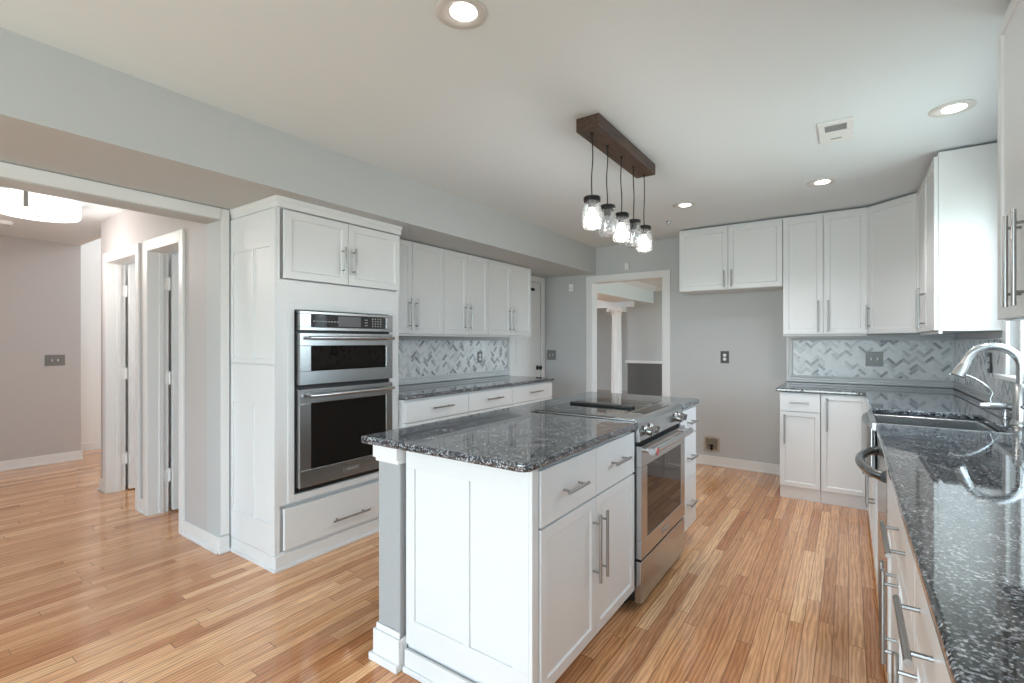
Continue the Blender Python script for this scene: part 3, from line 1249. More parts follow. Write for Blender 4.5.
# ---------------- apron sink
sk = thing('apron_sink', 'stainless steel apron-front sink set in the right countertop', 'sink', (0, 0, 0))
bm = nb()
x0, x1, y0, y1, zt, zb = 0.096, SX1 - 0.003, SY0 + 0.003, SY1 - 0.003, 0.882, 0.665
t_ = 0.012
# outer tub walls and floor
box(bm, x0, x1, y0, y1, zb, zb + t_)
box(bm, x0, x0 + t_ * 1.6, y0, y1, zb, zt + 0.012)
box(bm, x1 - t_, x1, y0, y1, zb, zt)
box(bm, x0, x1, y0, y0 + t_, zb, zt)
box(bm, x0, x1, y1 - t_, y1, zb, zt)
obj('bowl', bm, 'steel', sk, 0.004, seg=3)
bm = nb()
box(bm, 0.09, SX1 - 0.004, SY0 + 0.001, SY0 + 0.012, 0.880, 0.9165)
box(bm, 0.088, 0.108, SY0 + 0.012, SY1 - 0.002, 0.890, 0.909)
obj('rim', bm, 'chrome', sk, 0.002)
bm = nb()
# bowed apron front
n = 12
pf = []
for i in range(n + 1):
    u = i / n
    pf.append((0.096 - 0.012 - 0.030 * math.sin(PI * u) ** 0.7, SY0 + 0.012 + (SY1 - SY0 - 0.024) * u))
prism(bm, [(0.096, SY0 + 0.012)] + pf + [(0.096, SY1 - 0.012)], 0.662, 0.894)
obj('apron', bm, 'steel', sk, 0.006, seg=3)
bm = nb()
lathe(bm, [(0, 0.678), (0.042, 0.678), (0.045, 0.681), (0.03, 0.682), (0, 0.679)], 0.38, 3.155, 0)
obj('drain', bm, 'chrome', sk, smooth=True)

# ---------------- main faucet
fx, fy = 0.652, 3.165
fa = thing('kitchen_faucet', 'brushed nickel gooseneck faucet behind the sink', 'faucet', (fx, fy, 0.914))
bm = nb()
lathe(bm, [(0, 0), (0.036, 0), (0.036, 0.006), (0.033, 0.012), (0.031, 0.03), (0.030, 0.175), (0.022, 0.190), (0, 0.190)])
obj('base', bm, 'chrome', fa, smooth=True)
bm = nb()
pts = [(0, 0, 0.18), (0, 0, 0.22), (0, 0, 0.268)]
R = 0.095
for i in range(1, 17):
    a = PI * i / 16 * 0.90
    pts.append((-R + R * math.cos(a), 0, 0.268 + R * math.sin(a)))
tube(bm, pts, 0.0180, 18)
obj('spout', bm, 'chrome', fa, smooth=True)
p, q = Vector(pts[-1]), Vector(pts[-2])
dr = (p - q).normalized()
bm = nb()
cyl(bm, p - dr * 0.004, p + dr * 0.022, 0.0195, 0.0205, 18)
cyl(bm, p + dr * 0.022, p + dr * 0.082, 0.0205, 0.029, 18)
obj('spray_head', bm, 'chrome', fa, smooth=True)
bm = nb()
cyl(bm, p + dr * 0.082, p + dr * 0.086, 0.025, seg=18)
obj('spray_face', bm, 'black', fa)
bm = nb()
tube(bm, [(0.0, -0.02, 0.085), (0.0, -0.045, 0.09), (0.005, -0.085, 0.125)], [0.011, 0.009, 0.006], 12)
obj('lever', bm, 'chrome', fa, smooth=True)

# filtered-water tap
ta = thing('filter_tap', 'small chrome tap with thin curved spout beside the main faucet', 'faucet', (0.652, 3.44, 0.914))
bm = nb()
lathe(bm, [(0, 0), (0.024, 0), (0.024, 0.005), (0.016, 0.010), (0.013, 0.03), (0.016, 0.045), (0.016, 0.07), (0, 0.074)])
cyl(bm, (-0.060, 0, 0.055), (0.035, 0, 0.055), 0.020, 0.020, 18)
cyl(bm, (-0.095, 0, 0.055), (-0.060, 0, 0.055), 0.013, 0.019, 18)
obj('body', bm, 'chrome', ta, smooth=True)
bm = nb()
pts = []
for i in range(13):
    a = i / 12
    pts.append((-0.01 - 0.205 * a, 0, 0.07 + 0.145 * math.sin(a * PI * 0.60) ** 0.8))
tube(bm, pts, 0.0045, 10)
obj('spout', bm, 'chrome', ta, smooth=True)
bm = nb()
tube(bm, [(-0.05, 0, 0.065), (-0.055, 0, 0.09), (-0.045, 0, 0.12), (-0.05, 0, 0.135)], [0.006, 0.005, 0.005, 0.004], 10)
obj('lever', bm, 'chrome', ta, smooth=True)


# ================================================================== backsplashes (herringbone)
def clip(poly, u0, u1, v0, v1):
    def cut(ps, f, ins):
        o = []
        for i in range(len(ps)):
            a, b = ps[i - 1], ps[i]
            fa_, fb_ = f(a), f(b)
            if (fa_ >= 0) != (fb_ >= 0):
                t = fa_ / (fa_ - fb_)
                o.append((a[0] + (b[0] - a[0]) * t, a[1] + (b[1] - a[1]) * t))
            if fb_ >= 0:
                o.append(b)
        return o
    for f in (lambda p: p[0] - u0, lambda p: u1 - p[0], lambda p: p[1] - v0, lambda p: v1 - p[1]):
        poly = cut(poly, f, None)
        if len(poly) < 3:
            return []
    return poly


def herringbone(bm, u0, u1, v0, v1, put, tw=0.024, n=3, gap=0.0016, th=0.003):
    """45 degree herringbone clipped to the rectangle; put(u,v,h)->Vector"""
    L = tw * n
    c = math.sqrt(0.5)
    cu, cv = (u0 + u1) / 2, (v0 + v1) / 2
    R = int((abs(u1 - u0) + abs(v1 - v0)) / tw) + 6
    tiles = []
    per = 2 * n
    for j in range(-R, R):
        for i in range(-R, R):
            ph = (i - j) % per
            if ph == 0:
                tiles.append((i * tw, j * tw, L, tw))
            elif ph == n:      # vertical tile in the brick lattice
                tiles.append((i * tw, j * tw - (n - 1) * tw, tw, L))
    for (x, y, a, b) in tiles:
        q = [(x + gap / 2, y + gap / 2), (x + a - gap / 2, y + gap / 2), (x + a - gap / 2, y + b - gap / 2), (x + gap / 2, y + b - gap / 2)]
        q = [(cu + (p_[0] - p_[1]) * c, cv + (p_[0] + p_[1]) * c) for p_ in q]
        q = clip(q, u0, u1, v0, v1)
        if not q:
            continue
        ar = abs(sum(q[k - 1][0] * q[k][1] - q[k][0] * q[k - 1][1] for k in range(len(q)))) / 2
        if ar < 2e-5:
            continue
        top = [bm.verts.new(put(u, v, th)) for u, v in q]
        bot = [bm.verts.new(put(u, v, 0)) for u, v in q]
        bm.faces.new(top)
        for k in range(len(q)):
            bm.faces.new((bot[k - 1], bot[k], top[k], top[k - 1]))


def splash(name, label, rects, liners):
    """rects: (u0,u1,v0,v1,put) each; liners: boxes"""
    r = thing(name, label, 'backsplash')
    bm = nb()
    for u0, u1, v0, v1, put, _ in rects:
        a = [put(u0, v0, 0.0), put(u1, v0, 0.0), put(u1, v1, 0.0), put(u0, v1, 0.0)]
        b = [put(u0, v0, 0.006), put(u1, v0, 0.006), put(u1, v1, 0.006), put(u0, v1, 0.006)]
        va = [bm.verts.new(p_) for p_ in a]
        vb = [bm.verts.new(p_) for p_ in b]
        bm.faces.new(va[::-1])
        bm.faces.new(vb)
        for k in range(4):
            bm.faces.new((va[k - 1], va[k], vb[k], vb[k - 1]))
    obj('grout_bed', bm, 'grout', r)
    bm = nb()
    for u0, u1, v0, v1, put, ins in rects:
        herringbone(bm, u0 + ins[0], u1 - ins[1], v0 + ins[2], v1 - ins[3], lambda u, v, h, p=put: p(u, v, 0.0055 + h))
    obj('herringbone_tiles', bm, 'tile', r)
    bm = nb()
    for b_ in liners:
        box(bm, *b_)
    obj('border_liner', bm, 'liner', r, 0.004, seg=3)
    return r


WL = KX0 + 0.001
putL = lambda u, v, h: Vector((WL + h, u, v))
splash('tile_backsplash', 'marble herringbone backsplash between left counter and left wall cabinets',
       [(2.365, 4.535, 0.916, 1.360, putL, (0.012, 0.05, 0.065, 0.05))],
       [(WL, WL + 0.016, 2.365, 4.535, 0.918, 0.935), (WL, WL + 0.012, 2.365, 4.535, 0.938, 0.960), (WL, WL + 0.018, 2.365, 4.500, 0.963, 0.976),
        (WL, WL + 0.018, 2.365, 4.500, 1.310, 1.322), (WL, WL + 0.012, 2.365, 4.535, 1.326, 1.345), (WL, WL + 0.018, 4.488, 4.500, 0.976, 1.310), (WL, WL + 0.014, 4.515, 4.540, 0.918, 1.345)])
WB = KY1 - 0.001
WR = KX1 - 0.001
putB = lambda u, v, h: Vector((u, WB - h, v))
putR = lambda u, v, h: Vector((WR - h, u, v))
splash('tile_backsplash', 'marble herringbone backsplash wrapping the back corner behind the sink counter',
       [(-0.490, WR, 0.916, 1.360, putB, (0.055, 0.02, 0.065, 0.05)),
        (3.78, WB - 0.008, 0.916, 1.360, putR, (0.0, 0.02, 0.065, 0.05)),
        (2.42, 3.78, 0.916, 1.090, putR, (0.0, 0.0, 0.065, 0.01)),
        (0.0, 2.42, 0.916, 1.368, putR, (0.0, 0.0, 0.065, 0.05))],
       [(-0.490, WR, WB - 0.016, WB, 0.918, 0.935), (-0.490, WR, WB - 0.012, WB, 0.938, 0.960), (-0.455, WR, WB - 0.018, WB, 0.963, 0.976),
        (-0.455, WR, WB - 0.018, WB, 1.310, 1.322), (-0.490, WR, WB - 0.012, WB, 1.326, 1.345), (-0.455, -0.443, WB - 0.018, WB, 0.976, 1.310),
        (-0.494, -0.472, WB - 0.014, WB, 0.918, 1.345),
        (WR - 0.016, WR, 0.0, WB - 0.02, 0.918, 0.935), (WR - 0.012, WR, 0.0, WB - 0.02, 0.938, 0.960), (WR - 0.018, WR, 0.0, WB - 0.02, 0.963, 0.976),
        (WR - 0.018, WR, 3.80, WB - 0.02, 1.310, 1.322)])

# ================================================================== ISLAND
IX0, IX1, IY0, IY1 = -1.444, -0.862, 1.338, 3.262
# grey half wall with post end, white base and cap
hw = thing('half_wall', 'grey textured half wall along the island with white base and cap', 'half wall')
part_box('body', 'greypost', hw, -1.583, -1.456, 1.305, 3.34, 0.0, 0.812, bevel=0.004)
bm = nb()
box(bm, -1.600, -1.4455, 1.289, 1.304, 0, 0.125)
box(bm, -1.600, -1.584, 1.304, 3.355, 0, 0.125)
box(bm, -1.4555, -1.4455, 1.304, 1.336, 0, 0.125)
box(bm, -1.590, -1.450, 1.297, 1.304, 0.125, 0.150)
box(bm, -1.590, -1.584, 1.304, 3.35, 0.125, 0.150)
box(bm, -1.612, -1.4455, 1.276, 1.289, 0, 0.030)
box(bm, -1.612, -1.600, 1.289, 3.36, 0, 0.030)
obj('base_moulding', bm, 'trim', hw, 0.004)
bm = nb()
box(bm, -1.600, -1.4555, 1.288, 3.35, 0.828, 0.883)
box(bm, -1.592, -1.4555, 1.296, 3.345, 0.812, 0.828)
obj('cap_moulding', bm, 'trim', hw, 0.003)

# first island cabinet with decorated end panel (facing the camera)
ic = thing('island_cabinet', 'white island cabinet with two drawers, two doors and panelled end', 'cabinet', (IX1, IY0, 0), R90)
W1 = 2.232 - IY0
D1 = IX1 - IX0
cab_body(ic, W1, D1, 0, 0.882, 0.07)
s0 = 0.032
s1 = 1.800 - IY0
for a, b, hx in ((s0, s1, s1 - 0.030), (s1, W1 - 0.003, s1 + 0.036)):
    add_door(ic, a, b, 0.672, 0.868, (a + b) / 2, 0.765 if a < 0.1 else 0.775, 0.16, flat=True, name='drawer', horiz=True)
    add_door(ic, a, b, 0.105, 0.668, hx, 0.475, 0.27, fw=0.058)
part_box('corner_stile', 'cab', ic, -0.012, s0 - 0.004, -0.014, 0.0, 0.0, 0.880)
bm = nb()
t0, t1 = -0.012, -0.0005
segs = [(0.0, 0.068), (0.255, 0.285), (0.535, D1)]
lo, hi = 0.20, 0.798
box(bm, t0, t1, 0.0, D1, 0.10, lo)
box(bm, t0, t1, 0.0, D1, hi, 0.880)
for a, b in segs:
    box(bm, t0, t1, a, b, lo, hi)
for a, b in ((0.068, 0.255), (0.285, 0.535)):
    box(bm, t0 + 0.007, t1, a, b, lo, hi)
obj('end_panel', bm, 'cab', ic, 0.0015)
bm = nb()
box(bm, -0.026, -0.0118, 0.0, D1 - 0.006, 0, 0.085)
box(bm, -0.036, -0.026, 0.0, D1 - 0.006, 0, 0.022)
obj('base_moulding', bm, 'cab', ic, 0.003)

# small drawer cabinet on the far side of the range
RY0, RY1 = 2.238, 2.985
dc = thing('island_drawer_cabinet', 'narrow white three-drawer cabinet beyond the range', 'cabinet', (IX1, RY1 + 0.006, 0), R90)
W2 = 3.365 - RY1 - 0.006
cab_body(dc, W2, D1, 0, 0.882, 0.07)
for z0, z1 in ((0.70, 0.868), (0.42, 0.697), (0.105, 0.417)):
    add_door(dc, 0.0, W2 - 0.003, z0, z1, W2 / 2 + 0.02, z0 + (z1 - z0) * 0.5, 0.15, flat=True, name='drawer', horiz=True)

# back panel of island behind range (between range and half wall)
poly = [(-1.640, 1.258), (-0.860, 1.258), (-0.836, 1.266), (-0.824, 1.290), (-0.822, RY0 - 0.004), (-1.425, RY0 - 0.004), (-1.425, RY1 + 0.004), (-0.822, RY1 + 0.004), (-0.822, 3.375), (-0.850, 3.400), (-1.640, 3.400)]
counter('granite_countertop', 'dark granite island countertop surrounding the slide-in range', poly)

# ---------------- slide-in range
rg = thing('kitchen_range', 'stainless steel slide-in electric range set in the island', 'range', (-0.846, RY0, 0), R90)
RW = RY1 - RY0
bm = nb()
box(bm, 0.002, RW - 0.002, 0.002, 0.575, 0.045, 0.905)
box(bm, 0.04, RW - 0.04, 0.06, 0.55, 0.0, 0.045)
obj('housing', bm, 'black', rg, 0.002)
# cooktop: steel frame with glass
bm = nb()
box(bm, -0.006, RW + 0.006, 0.0, 0.590, 0.9155, 0.921)
obj('cooktop_frame', bm, 'steel', rg, 0.002)
part_box('cooktop_glass', 'glassblack', rg, 0.012, RW - 0.012, 0.105, 0.578, 0.921, 0.9235, bevel=0.001)
bm = nb()
box(bm, RW / 2 - 0.032, RW / 2 + 0.032, 0.150, 0.535, 0.9236, 0.936)
dv = obj('downdraft_vent_cover', bm, 'black', rg, 0.004)
for cx_, cy_, rr in ((0.18, 0.22, 0.085), (0.18, 0.46, 0.075), (RW - 0.18, 0.22, 0.10), (RW - 0.18, 0.46, 0.07)):
    bm = nb()
    lathe(bm, [(rr - 0.0015, 0), (rr + 0.0015, 0), (rr + 0.0015, 0.0003), (rr - 0.0015, 0.0003), (rr - 0.0015, 0)], cx_, cy_, 0.9236, 40)
    obj('burner_ring', bm, 'lettering', rg)
# control panel: sloped top with a bullnose and a front
bm = nb()
pf = [(0.104, 0.9212), (0.104, 0.926), (0.012, 0.924), (-0.006, 0.918), (-0.016, 0.900), (-0.030, 0.822), (-0.024, 0.816), (0.001, 0.816), (0.001, 0.9212)]
a = [bm.verts.new((0.0, y_, z_)) for y_, z_ in pf]
b = [bm.verts.new((RW, y_, z_)) for y_, z_ in pf]
for i in range(len(pf)):
    j = (i + 1) % len(pf)
    bm.faces.new((a[i], a[j], b[j], b[i]))
bm.faces.new(a)
bm.faces.new(b[::-1])
cp = obj('control_panel', bm, 'steel', rg, 0.0015)
bm = nb()
vs = box(bm, 0.20, RW - 0.14, 0.020, 0.092, 0.9244, 0.9268)
obj('touch_display', bm, 'glassblack', cp, 0.0006)
rot = Matrix.Rotation(PI / 2 + 0.17, 4, 'X')
for kx in (0.085, 0.165, RW - 0.165, RW - 0.085):
    bm = nb()
    lathe(bm, [(0, 0), (0.026, 0), (0.026, 0.006), (0.020, 0.010), (0.0195, 0.030), (0.017, 0.036), (0, 0.037)], 0, 0, 0, 20)
    box(bm, -0.004, 0.004, -0.018, 0.018, 0.034, 0.044)
    k = obj('knob', bm, 'darksteel', cp, smooth=True)
    k.location = (kx, -0.0235, 0.862)
    k.rotation_euler = (PI / 2 + 0.17, 0, 0)
# oven door
dr_ = framed_glass(rg, 'oven_door', 0.004, RW - 0.004, 0.252, 0.795, 0.085, RW - 0.085, 0.340, 0.695, y0=-0.034, y1=0.0)
bm = nb()
hz, hy = 0.772, -0.075
tube(bm, [(0.028 + (RW - 0.056) * i / 8, hy, hz) for i in range(9)], 0.0165, 16)
for x_ in (0.05, RW - 0.05):
    cyl(bm, (x_, -0.033, hz), (x_, hy, hz), 0.012, seg=12)
hd = obj('handle', bm, 'chrome', dr_, smooth=True)
bm = nb()
cyl(bm, (0.055, hy - 0.0155, hz), (0.055, hy - 0.0195, hz), 0.0200, seg=24)
obj('medallion_rim', bm, 'chrome', dr_, smooth=True)
bm = nb()
lathe(bm, [(0.007, 0), (0.0175, 0), (0.0175, 0.0012), (0.007, 0.0012), (0.007, 0)], 0.055, hy - 0.0196, hz, 24, Matrix.Rotation(PI / 2, 4, 'X'))
obj('medallion', bm, 'red', dr_)
bm = nb()
box(bm, RW / 2 - 0.06, RW / 2 + 0.06, -0.0375, -0.0338, 0.275, 0.305)
obj('badge', bm, 'chrome', dr_, 0.001)
text_mesh('KitchenAid', 0.020, 'lettering', dr_, (RW / 2, -0.0380, 0.290), (PI / 2, 0, 0))
part_box('warming_drawer', 'steel', rg, 0.004, RW - 0.004, -0.032, 0.001, 0.040, 0.240, bevel=0.003)


# ================================================================== CEILING THINGS
pl = thing('pendant_light', 'dark wood beam pendant with five glass jar lamps over the island', 'pendant light', (-1.075, 2.62, ZC))
bm = nb()
box(bm, -0.0625, 0.0625, -0.425, 0.425, -0.068, -0.0005)
obj('wooden_canopy', bm, 'wood', pl, 0.002)
for i, (yy, rr) in enumerate(zip((2.248, 2.440, 2.636, 2.826, 3.012), range(5))):
    y_ = yy - 2.62
    bm = nb()
    z1, z0 = -0.068, -0.392
    pts = []
    for k in range(13):
        u = k / 12
        pts.append((0.0035 * math.sin(u * 5 + i * 1.7) * math.sin(PI * u), y_ + 0.004 * math.sin(u * 6 + i) * math.sin(PI * u), z1 + (z0 - z1) * u))
    tube(bm, pts, 0.0032, 8)
    lathe(bm, [(0, 0), (0.009, 0), (0.009, -0.008), (0, -0.008)], 0, y_, -0.0675, 12)
    obj('cord', bm, 'cord', pl, smooth=True)
    bm = nb()
    prof = [(0.036, 0.0), (0.037, -0.018), (0.036, -0.028), (0.047, -0.045), (0.050, -0.075), (0.049, -0.13), (0.043, -0.150), (0.036, -0.156), (0, -0.152)]
    lathe(bm, prof, 0, 0, 0, 28)
    js = obj('jar_shade', bm, 'jar', pl, smooth=True)
    js.location = (0, y_, -0.402)
    bm = nb()
    lathe(bm, [(0, 0.016), (0.008, 0.016), (0.012, 0.010), (0.038, 0.008), (0.043, 0.004), (0.043, -0.016), (0.040, -0.017), (0.040, 0.0), (0, 0.0)], 0, 0, 0, 28)
    obj('lid', bm, 'lid', js, smooth=True)
    bm = nb()
    lathe(bm, [(0, -0.001), (0.019, -0.001), (0.019, -0.040), (0.015, -0.048), (0, -0.048)], 0, 0, 0, 18)
    obj('socket', bm, 'lid', js, smooth=True)
    bm = nb()
    lit = i % 2 == 0
    lathe(bm, [(0, -0.048), (0.012, -0.049), (0.014, -0.060), (0.030, -0.082), (0.0375, -0.105), (0.034, -0.130), (0.018, -0.143), (0, -0.146)] if lit else [(0, -0.048), (0.012, -0.049), (0.013, -0.058), (0.022, -0.075), (0.026, -0.092), (0.022, -0.110), (0.012, -0.118), (0, -0.120)], 0, 0, 0, 20)  # lit bulbs get a fatter profile that stands in for their bloom
    obj('bulb', bm, 'bulb' if lit else 'deadbulb', js, smooth=True)
    if not lit:
        continue
    ld = bpy.data.lights.new('pendant_glow', 'POINT')
    ld.energy = 2.0
    ld.color = (1, 0.95, 0.88)
    ld.shadow_soft_size = 0.03
    lo_ = bpy.data.objects.new('pendant_glow', ld)
    C.objects.link(lo_)
    lo_.parent = js
    lo_.location = (0, 0, -0.175)


def downlight(x, y, label, power=14, tilt=0.018):
    r = thing('recessed_light', label, 'ceiling light', (x, y, ZC), 0, 'recessed ceiling lights')
    bm = nb()
    lathe(bm, [(0.086, 0), (0.088, -0.003), (0.084, -0.006), (0.062, -0.006), (0.050, -0.001), (0.050, 0), (0.086, 0)], 0, 0, 0, 36)
    lathe(bm, [(0.0, -0.0012), (0.060, -0.0012), (0.060, -0.0006), (0, -0.0006)], 0, 0, 0, 36)
    obj('trim_ring', bm, 'ring', r, smooth=True)
    bm = nb()
    lathe(bm, [(0, -0.007), (0.040, -0.0062), (0.047, -0.003), (0.047, -0.0014), (0, -0.0014)], tilt * 0.5, tilt * 0.2, 0, 32)
    obj('lens', bm, 'lens', r, smooth=True)
    ld = bpy.data.lights.new('downlight', 'SPOT')
    ld.energy = power
    ld.spot_size = math.radians(130)
    ld.spot_blend = 0.8
    ld.shadow_soft_size = 0.045
    ld.color = (1, 0.98, 0.96)
    lo_ = bpy.data.objects.new('downlight', ld)
    C.objects.link(lo_)
    lo_.parent = r
    lo_.location = (0, 0, -0.02)
    return r


downlight(-1.092, 1.254, 'recessed ceiling light nearest the camera at the top edge')
downlight(0.410, 3.14, 'recessed ceiling light above the sink by the right cabinets')
downlight(-0.162, 4.058, 'recessed ceiling light in front of the back wall cabinets')
downlight(-1.121, 4.089, 'recessed ceiling light just right of the jar pendants')
downlight(-1.1, -0.9, 'added recessed ceiling light behind the camera, unseen fill light')  # unseen extra fitting, kept for the light it gives

v = thing('ceiling_vent', 'white rectangular ceiling vent plate with a grey grille between two recessed lights', 'vent', (-0.057, 3.112, ZC))
bm = nb()
X0, X1, Y0_, Y1_ = -0.048, 0.048, -0.105, -0.015
box(bm, -0.078, 0.078, -0.150, Y0_, -0.010, -0.0005)
box(bm, -0.078, 0.078, Y1_, 0.150, -0.010, -0.0005)
box(bm, -0.078, X0, Y0_, Y1_, -0.010, -0.0005)
box(bm, X1, 0.078, Y0_, Y1_, -0.010, -0.0005)
obj('frame', bm, 'trim', v, 0.003)
bm = nb()
box(bm, X0, X1, Y0_, Y1_, -0.002, -0.0005)
obj('duct_opening', bm, mat('vent_inner_grey', (0.20, 0.205, 0.21), 0.7), v)
bm = nb()
for k in range(8):
    yk = Y0_ + 0.004 + k * 0.0108
    box(bm, X0, X1, yk, yk + 0.0045, -0.0085, -0.002)
obj('grille', bm, mat('vent_grille_grey', (0.33, 0.335, 0.34), 0.5), v)
bm = nb()
box(bm, -0.025, 0.025, 0.085, 0.097, -0.0125, -0.0095)
obj('slider', bm, 'lettering', v, 0.001)

sp = thing('sprinkler_head', 'tiny round fitting on the ceiling left of the back downlight', 'ceiling fitting', (-1.389, 4.56, ZC))
bm = nb()
lathe(bm, [(0, -0.0005), (0.028, -0.0005), (0.026, -0.006), (0.010, -0.008), (0.008, -0.022), (0.018, -0.024), (0.018, -0.027), (0, -0.028)], 0, 0, 0, 20)
obj('body', bm, 'chrome', sp, smooth=True)

# hall drum light
hl_ = thing('drum_ceiling_light', 'white drum flush ceiling light in the hall', 'ceiling light', (-4.93, 0.905, HZ))
bm = nb()
lathe(bm, [(0.235, -0.012), (0.240, -0.012), (0.240, -0.115), (0.232, -0.122), (0, -0.124), (0, -0.118), (0.232, -0.114), (0.235, -0.110), (0.235, -0.012)], 0, 0, 0, 48)
obj('drum_shade', bm, 'shade', hl_, smooth=True)
bm = nb()
lathe(bm, [(0, -0.0005), (0.08, -0.0005), (0.08, -0.012), (0, -0.012)], 0, 0, 0, 24)
obj('ceiling_plate', bm, 'nickel', hl_, smooth=True)
bm = nb()
lathe(bm, [(0, -0.124), (0.014, -0.125), (0.012, -0.134), (0, -0.138)], 0, 0, 0, 16)
obj('finial', bm, 'nickel', hl_, smooth=True)
for k in range(3):
    a = k * 2 * PI / 3 + 0.62 + PI
    bm = nb()
    box_v = box(bm, -0.012, 0.012, -0.0025, 0.0025, -0.118, -0.0005)
    mt = Matrix.Rotation(a, 4, 'Z') @ Matrix.Translation((0.2425, 0, 0)) @ Matrix.Rotation(PI / 2, 4, 'Z')
    for vv in box_v:
        vv.co = mt @ vv.co
    obj('metal_strap', bm, 'nickel', hl_)
ld = bpy.data.lights.new('hall_lamp', 'POINT')
ld.energy = 8
ld.color = (1, 0.93, 0.88)
ld.shadow_soft_size = 0.2
lo_ = bpy.data.objects.new('hall_lamp', ld)
C.objects.link(lo_)
lo_.parent = hl_
lo_.location = (0, 0, -0.34)
for nm, loc, en in (('stair_hall_fill', (-6.4, 3.4, 3.0), 24), ('side_room_fill', (-4.95, 2.6, 2.1), 7), ('side_room_fill', (-3.9, 2.6, 2.1), 5)):  # added fill lights without fittings, brighten the stair hall and side rooms
    ld = bpy.data.lights.new(nm, 'POINT')
    ld.energy = en
    ld.color = (0.97, 0.98, 1.0)
    ld.shadow_soft_size = 0.15
    lo_ = bpy.data.objects.new(nm, ld)
    C.objects.link(lo_)
    lo_.location = loc

sd = thing('smoke_detector', 'small round white smoke detector on the hall ceiling', 'smoke detector', (-6.10, 0.90, HZ))
bm = nb()
lathe(bm, [(0, -0.0005), (0.062, -0.0005), (0.062, -0.014), (0.05, -0.030), (0.02, -0.034), (0, -0.034)], 0, 0, 0, 28)
obj('body', bm, 'whitepl', sd, smooth=True)
bm = nb()
lathe(bm, [(0.032, -0.0335), (0.040, -0.0325), (0.040, -0.0345), (0.032, -0.0355), (0.032, -0.0335)], 0, 0, 0, 28)
obj('vent_ring', bm, 'lettering', sd)


# ================================================================== WALL PLATES AND SMALL FITTINGS
def plate(name, label, cat, loc, rotz, w_, h_, m='plate', kind='outlet', gangs=1, inner='whitepl', group=None):
    """local: plate faces -Y, centre at origin, back on y=0"""
    r = thing(name, label, cat, loc, rotz, group)
    bm = nb()
    box(bm, -w_ / 2, w_ / 2, -0.005, -0.0005, -h_ / 2, h_ / 2)
    obj('cover_plate', bm, m, r, 0.0015)
    for g in range(gangs):
        cx_ = (g - (gangs - 1) / 2) * 0.046
        if kind == 'outlet':
            for sgn in (-1, 1):
                bm = nb()
                lathe(bm, [(0, 0), (0.0165, 0), (0.0165, 0.0035), (0, 0.0035)], cx_, -0.005, sgn * 0.020, 18, Matrix.Rotation(PI / 2, 4, 'X'))
                s_ = obj('socket', bm, inner, r)
                bm = nb()
                box(bm, cx_ - 0.007, cx_ - 0.005, -0.0092, -0.0086, sgn * 0.020 - 0.004, sgn * 0.020 + 0.005)
                box(bm, cx_ + 0.005, cx_ + 0.007, -0.0092, -0.0086, sgn * 0.020 - 0.004, sgn * 0.020 + 0.005)
                obj('slots', bm, 'black', s_)
        else:
            bm = nb()
            box(bm, cx_ - 0.005, cx_ + 0.005, -0.007, -0.005, -0.012, 0.012)
            box(bm, cx_ - 0.0035, cx_ + 0.0035, -0.016, -0.006, 0.0, 0.008)
            obj('toggle', bm, inner, r, 0.001)
    return r


plate('wall_outlet', 'dark outlet plate with white sockets on the fridge-space wall', 'outlet', (-1.051, KY1, 1.138), 0, 0.082, 0.125, 'darkplate')
plate('light_switch', 'steel switch plate on the back wall beside the pantry door', 'switch', (-3.12, KY1, 1.127), 0, 0.13, 0.125, 'plate', 'switch', 2)
plate('light_switch', 'square steel switch plate on the back herringbone backsplash', 'switch', (0.185, WB - 0.0095, 1.145), 0, 0.125, 0.130, 'plate', 'switch', 2)
plate('wall_outlet', 'steel outlet plate on the left backsplash beside the oven cabinet', 'outlet', (WL + 0.0095, 2.80, 1.13), R90, 0.13, 0.125, 'plate', 'outlet', 2, 'plate')
plate('wall_outlet', 'steel outlet plate on the left backsplash near its middle', 'outlet', (WL + 0.0095, 3.985, 1.135), R90, 0.08, 0.12, 'plate', 'outlet', 1, 'whitepl')
plate('wall_outlet', 'dark outlet plate on the right wall between corner and window', 'outlet', (WR - 0.0095, 4.10, 1.17), -R90, 0.082, 0.125, 'darkplate', 'outlet', 1, 'whitepl')
plate('light_switch', 'steel double switch plate on the far hall wall', 'switch', (-6.95, 1.41, 1.10), R90, 0.16, 0.115, 'plate', 'switch', 2)
plate('light_switch', 'white switch plate on the bright wall past the hall', 'switch', (-7.42, 1.78, 1.30), R90, 0.08, 0.13, 'whitepl', 'switch', 1)

r = thing('motion_sensor', 'small white sensor box on the wall left of the doorway', 'sensor', (-2.83, KY1, 1.968))
part_box('body', 'whitepl', r, -0.027, 0.027, -0.03, -0.0005, -0.045, 0.045, bevel=0.005)
bm = nb()
lathe(bm, [(0, 0), (0.014, 0), (0.010, 0.006), (0, 0.008)], 0, -0.0295, -0.01, 16, Matrix.Rotation(PI / 2, 4, 'X'))
obj('lens', bm, 'ring', r, smooth=True)
r = thing('door_chime', 'small white box on the wall above the dining doorway', 'sensor', (-2.105, KY1, 2.165))
part_box('body', 'whitepl', r, -0.022, 0.022, -0.035, -0.0005, -0.04, 0.04, bevel=0.005)
part_box('button', 'ring', r, -0.006, 0.006, -0.037, -0.0345, -0.03, -0.018, bevel=0.001)

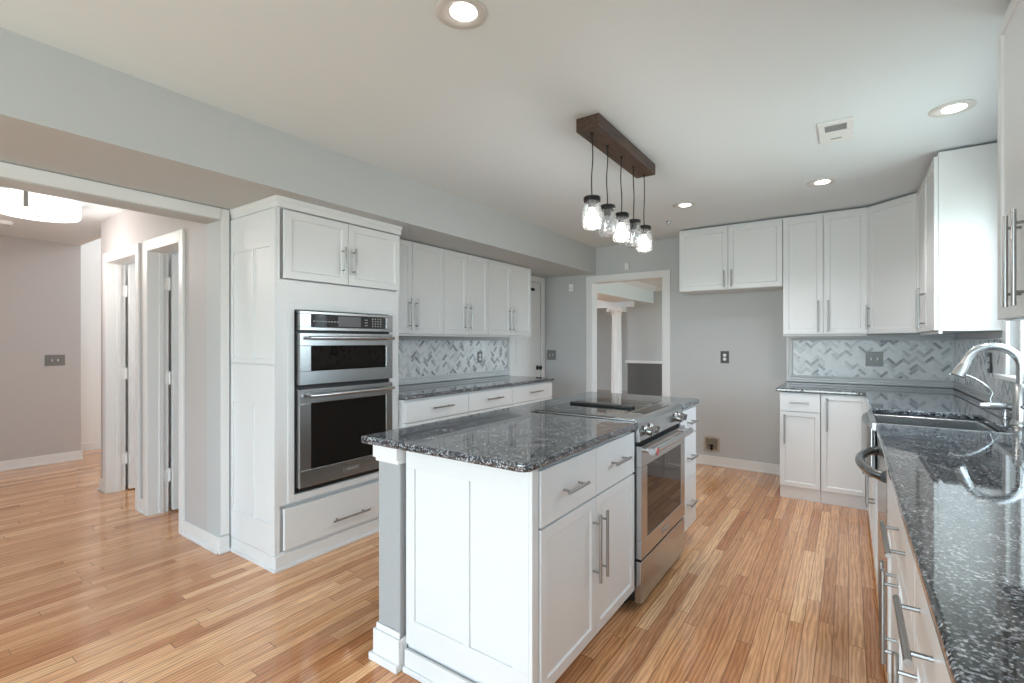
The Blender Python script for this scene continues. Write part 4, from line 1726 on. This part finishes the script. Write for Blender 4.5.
# rough water-line hole near the floor
r = thing('drywall_cutout', 'rough square hole with a water valve low on the fridge-space wall', 'wall box', (-1.178, KY1, 0.225))
random.seed(11)
bm = nb()
rim = []
N = 36
for k in range(N):
    a = 2 * PI * k / N
    q = max(abs(math.cos(a)), abs(math.sin(a)))
    ro = 0.080 / q * (1 + random.uniform(-0.05, 0.07))
    ri = 0.060 / q * (1 + random.uniform(-0.10, 0.08))
    rim.append((math.cos(a), math.sin(a), ro, ri))
fo = [bm.verts.new((c_ * ro, -0.004, s_ * ro)) for c_, s_, ro, ri in rim]
fi = [bm.verts.new((c_ * ri, -0.005, s_ * ri)) for c_, s_, ro, ri in rim]
bo = [bm.verts.new((c_ * ro, -0.0005, s_ * ro)) for c_, s_, ro, ri in rim]
bi = [bm.verts.new((c_ * ri, -0.0005, s_ * ri)) for c_, s_, ro, ri in rim]
for k in range(N):
    j = (k + 1) % N
    bm.faces.new((fo[k], fo[j], fi[j], fi[k]))
    bm.faces.new((fo[k], fo[j], bo[j], bo[k]))
    bm.faces.new((fi[k], fi[j], bi[j], bi[k]))
obj('torn_rim', bm, 'beige', r)
bm = nb()
box(bm, -0.064, 0.064, -0.002, -0.0005, -0.064, 0.064)
obj('cavity', bm, mat('cavity_board', (0.20, 0.17, 0.135), 0.9, bump=1, bscale=50), r)
bm = nb()
cyl(bm, (0.0, -0.012, -0.06), (0.0, -0.012, -0.005), 0.012, seg=12)
cyl(bm, (0.0, -0.012, -0.01), (0.0, -0.035, -0.01), 0.010, seg=12)
cyl(bm, (-0.022, -0.036, -0.01), (0.022, -0.036, -0.01), 0.007, seg=10)
obj('valve', bm, 'lid', r, smooth=True)

# door stop on stair-hall baseboard
r = thing('door_stop', 'small round door stop on the baseboard of the bright far wall', 'door stop', (-7.406, 2.02, 0.06))
bm = nb()
cyl(bm, (0.0005, 0, 0), (0.055, 0, 0), 0.006, seg=10)
obj('rod', bm, 'nickel', r, smooth=True)
bm = nb()
cyl(bm, (0.055, 0, 0), (0.075, 0, 0), 0.014, seg=14)
obj('rubber_tip', bm, 'black', r, smooth=True)
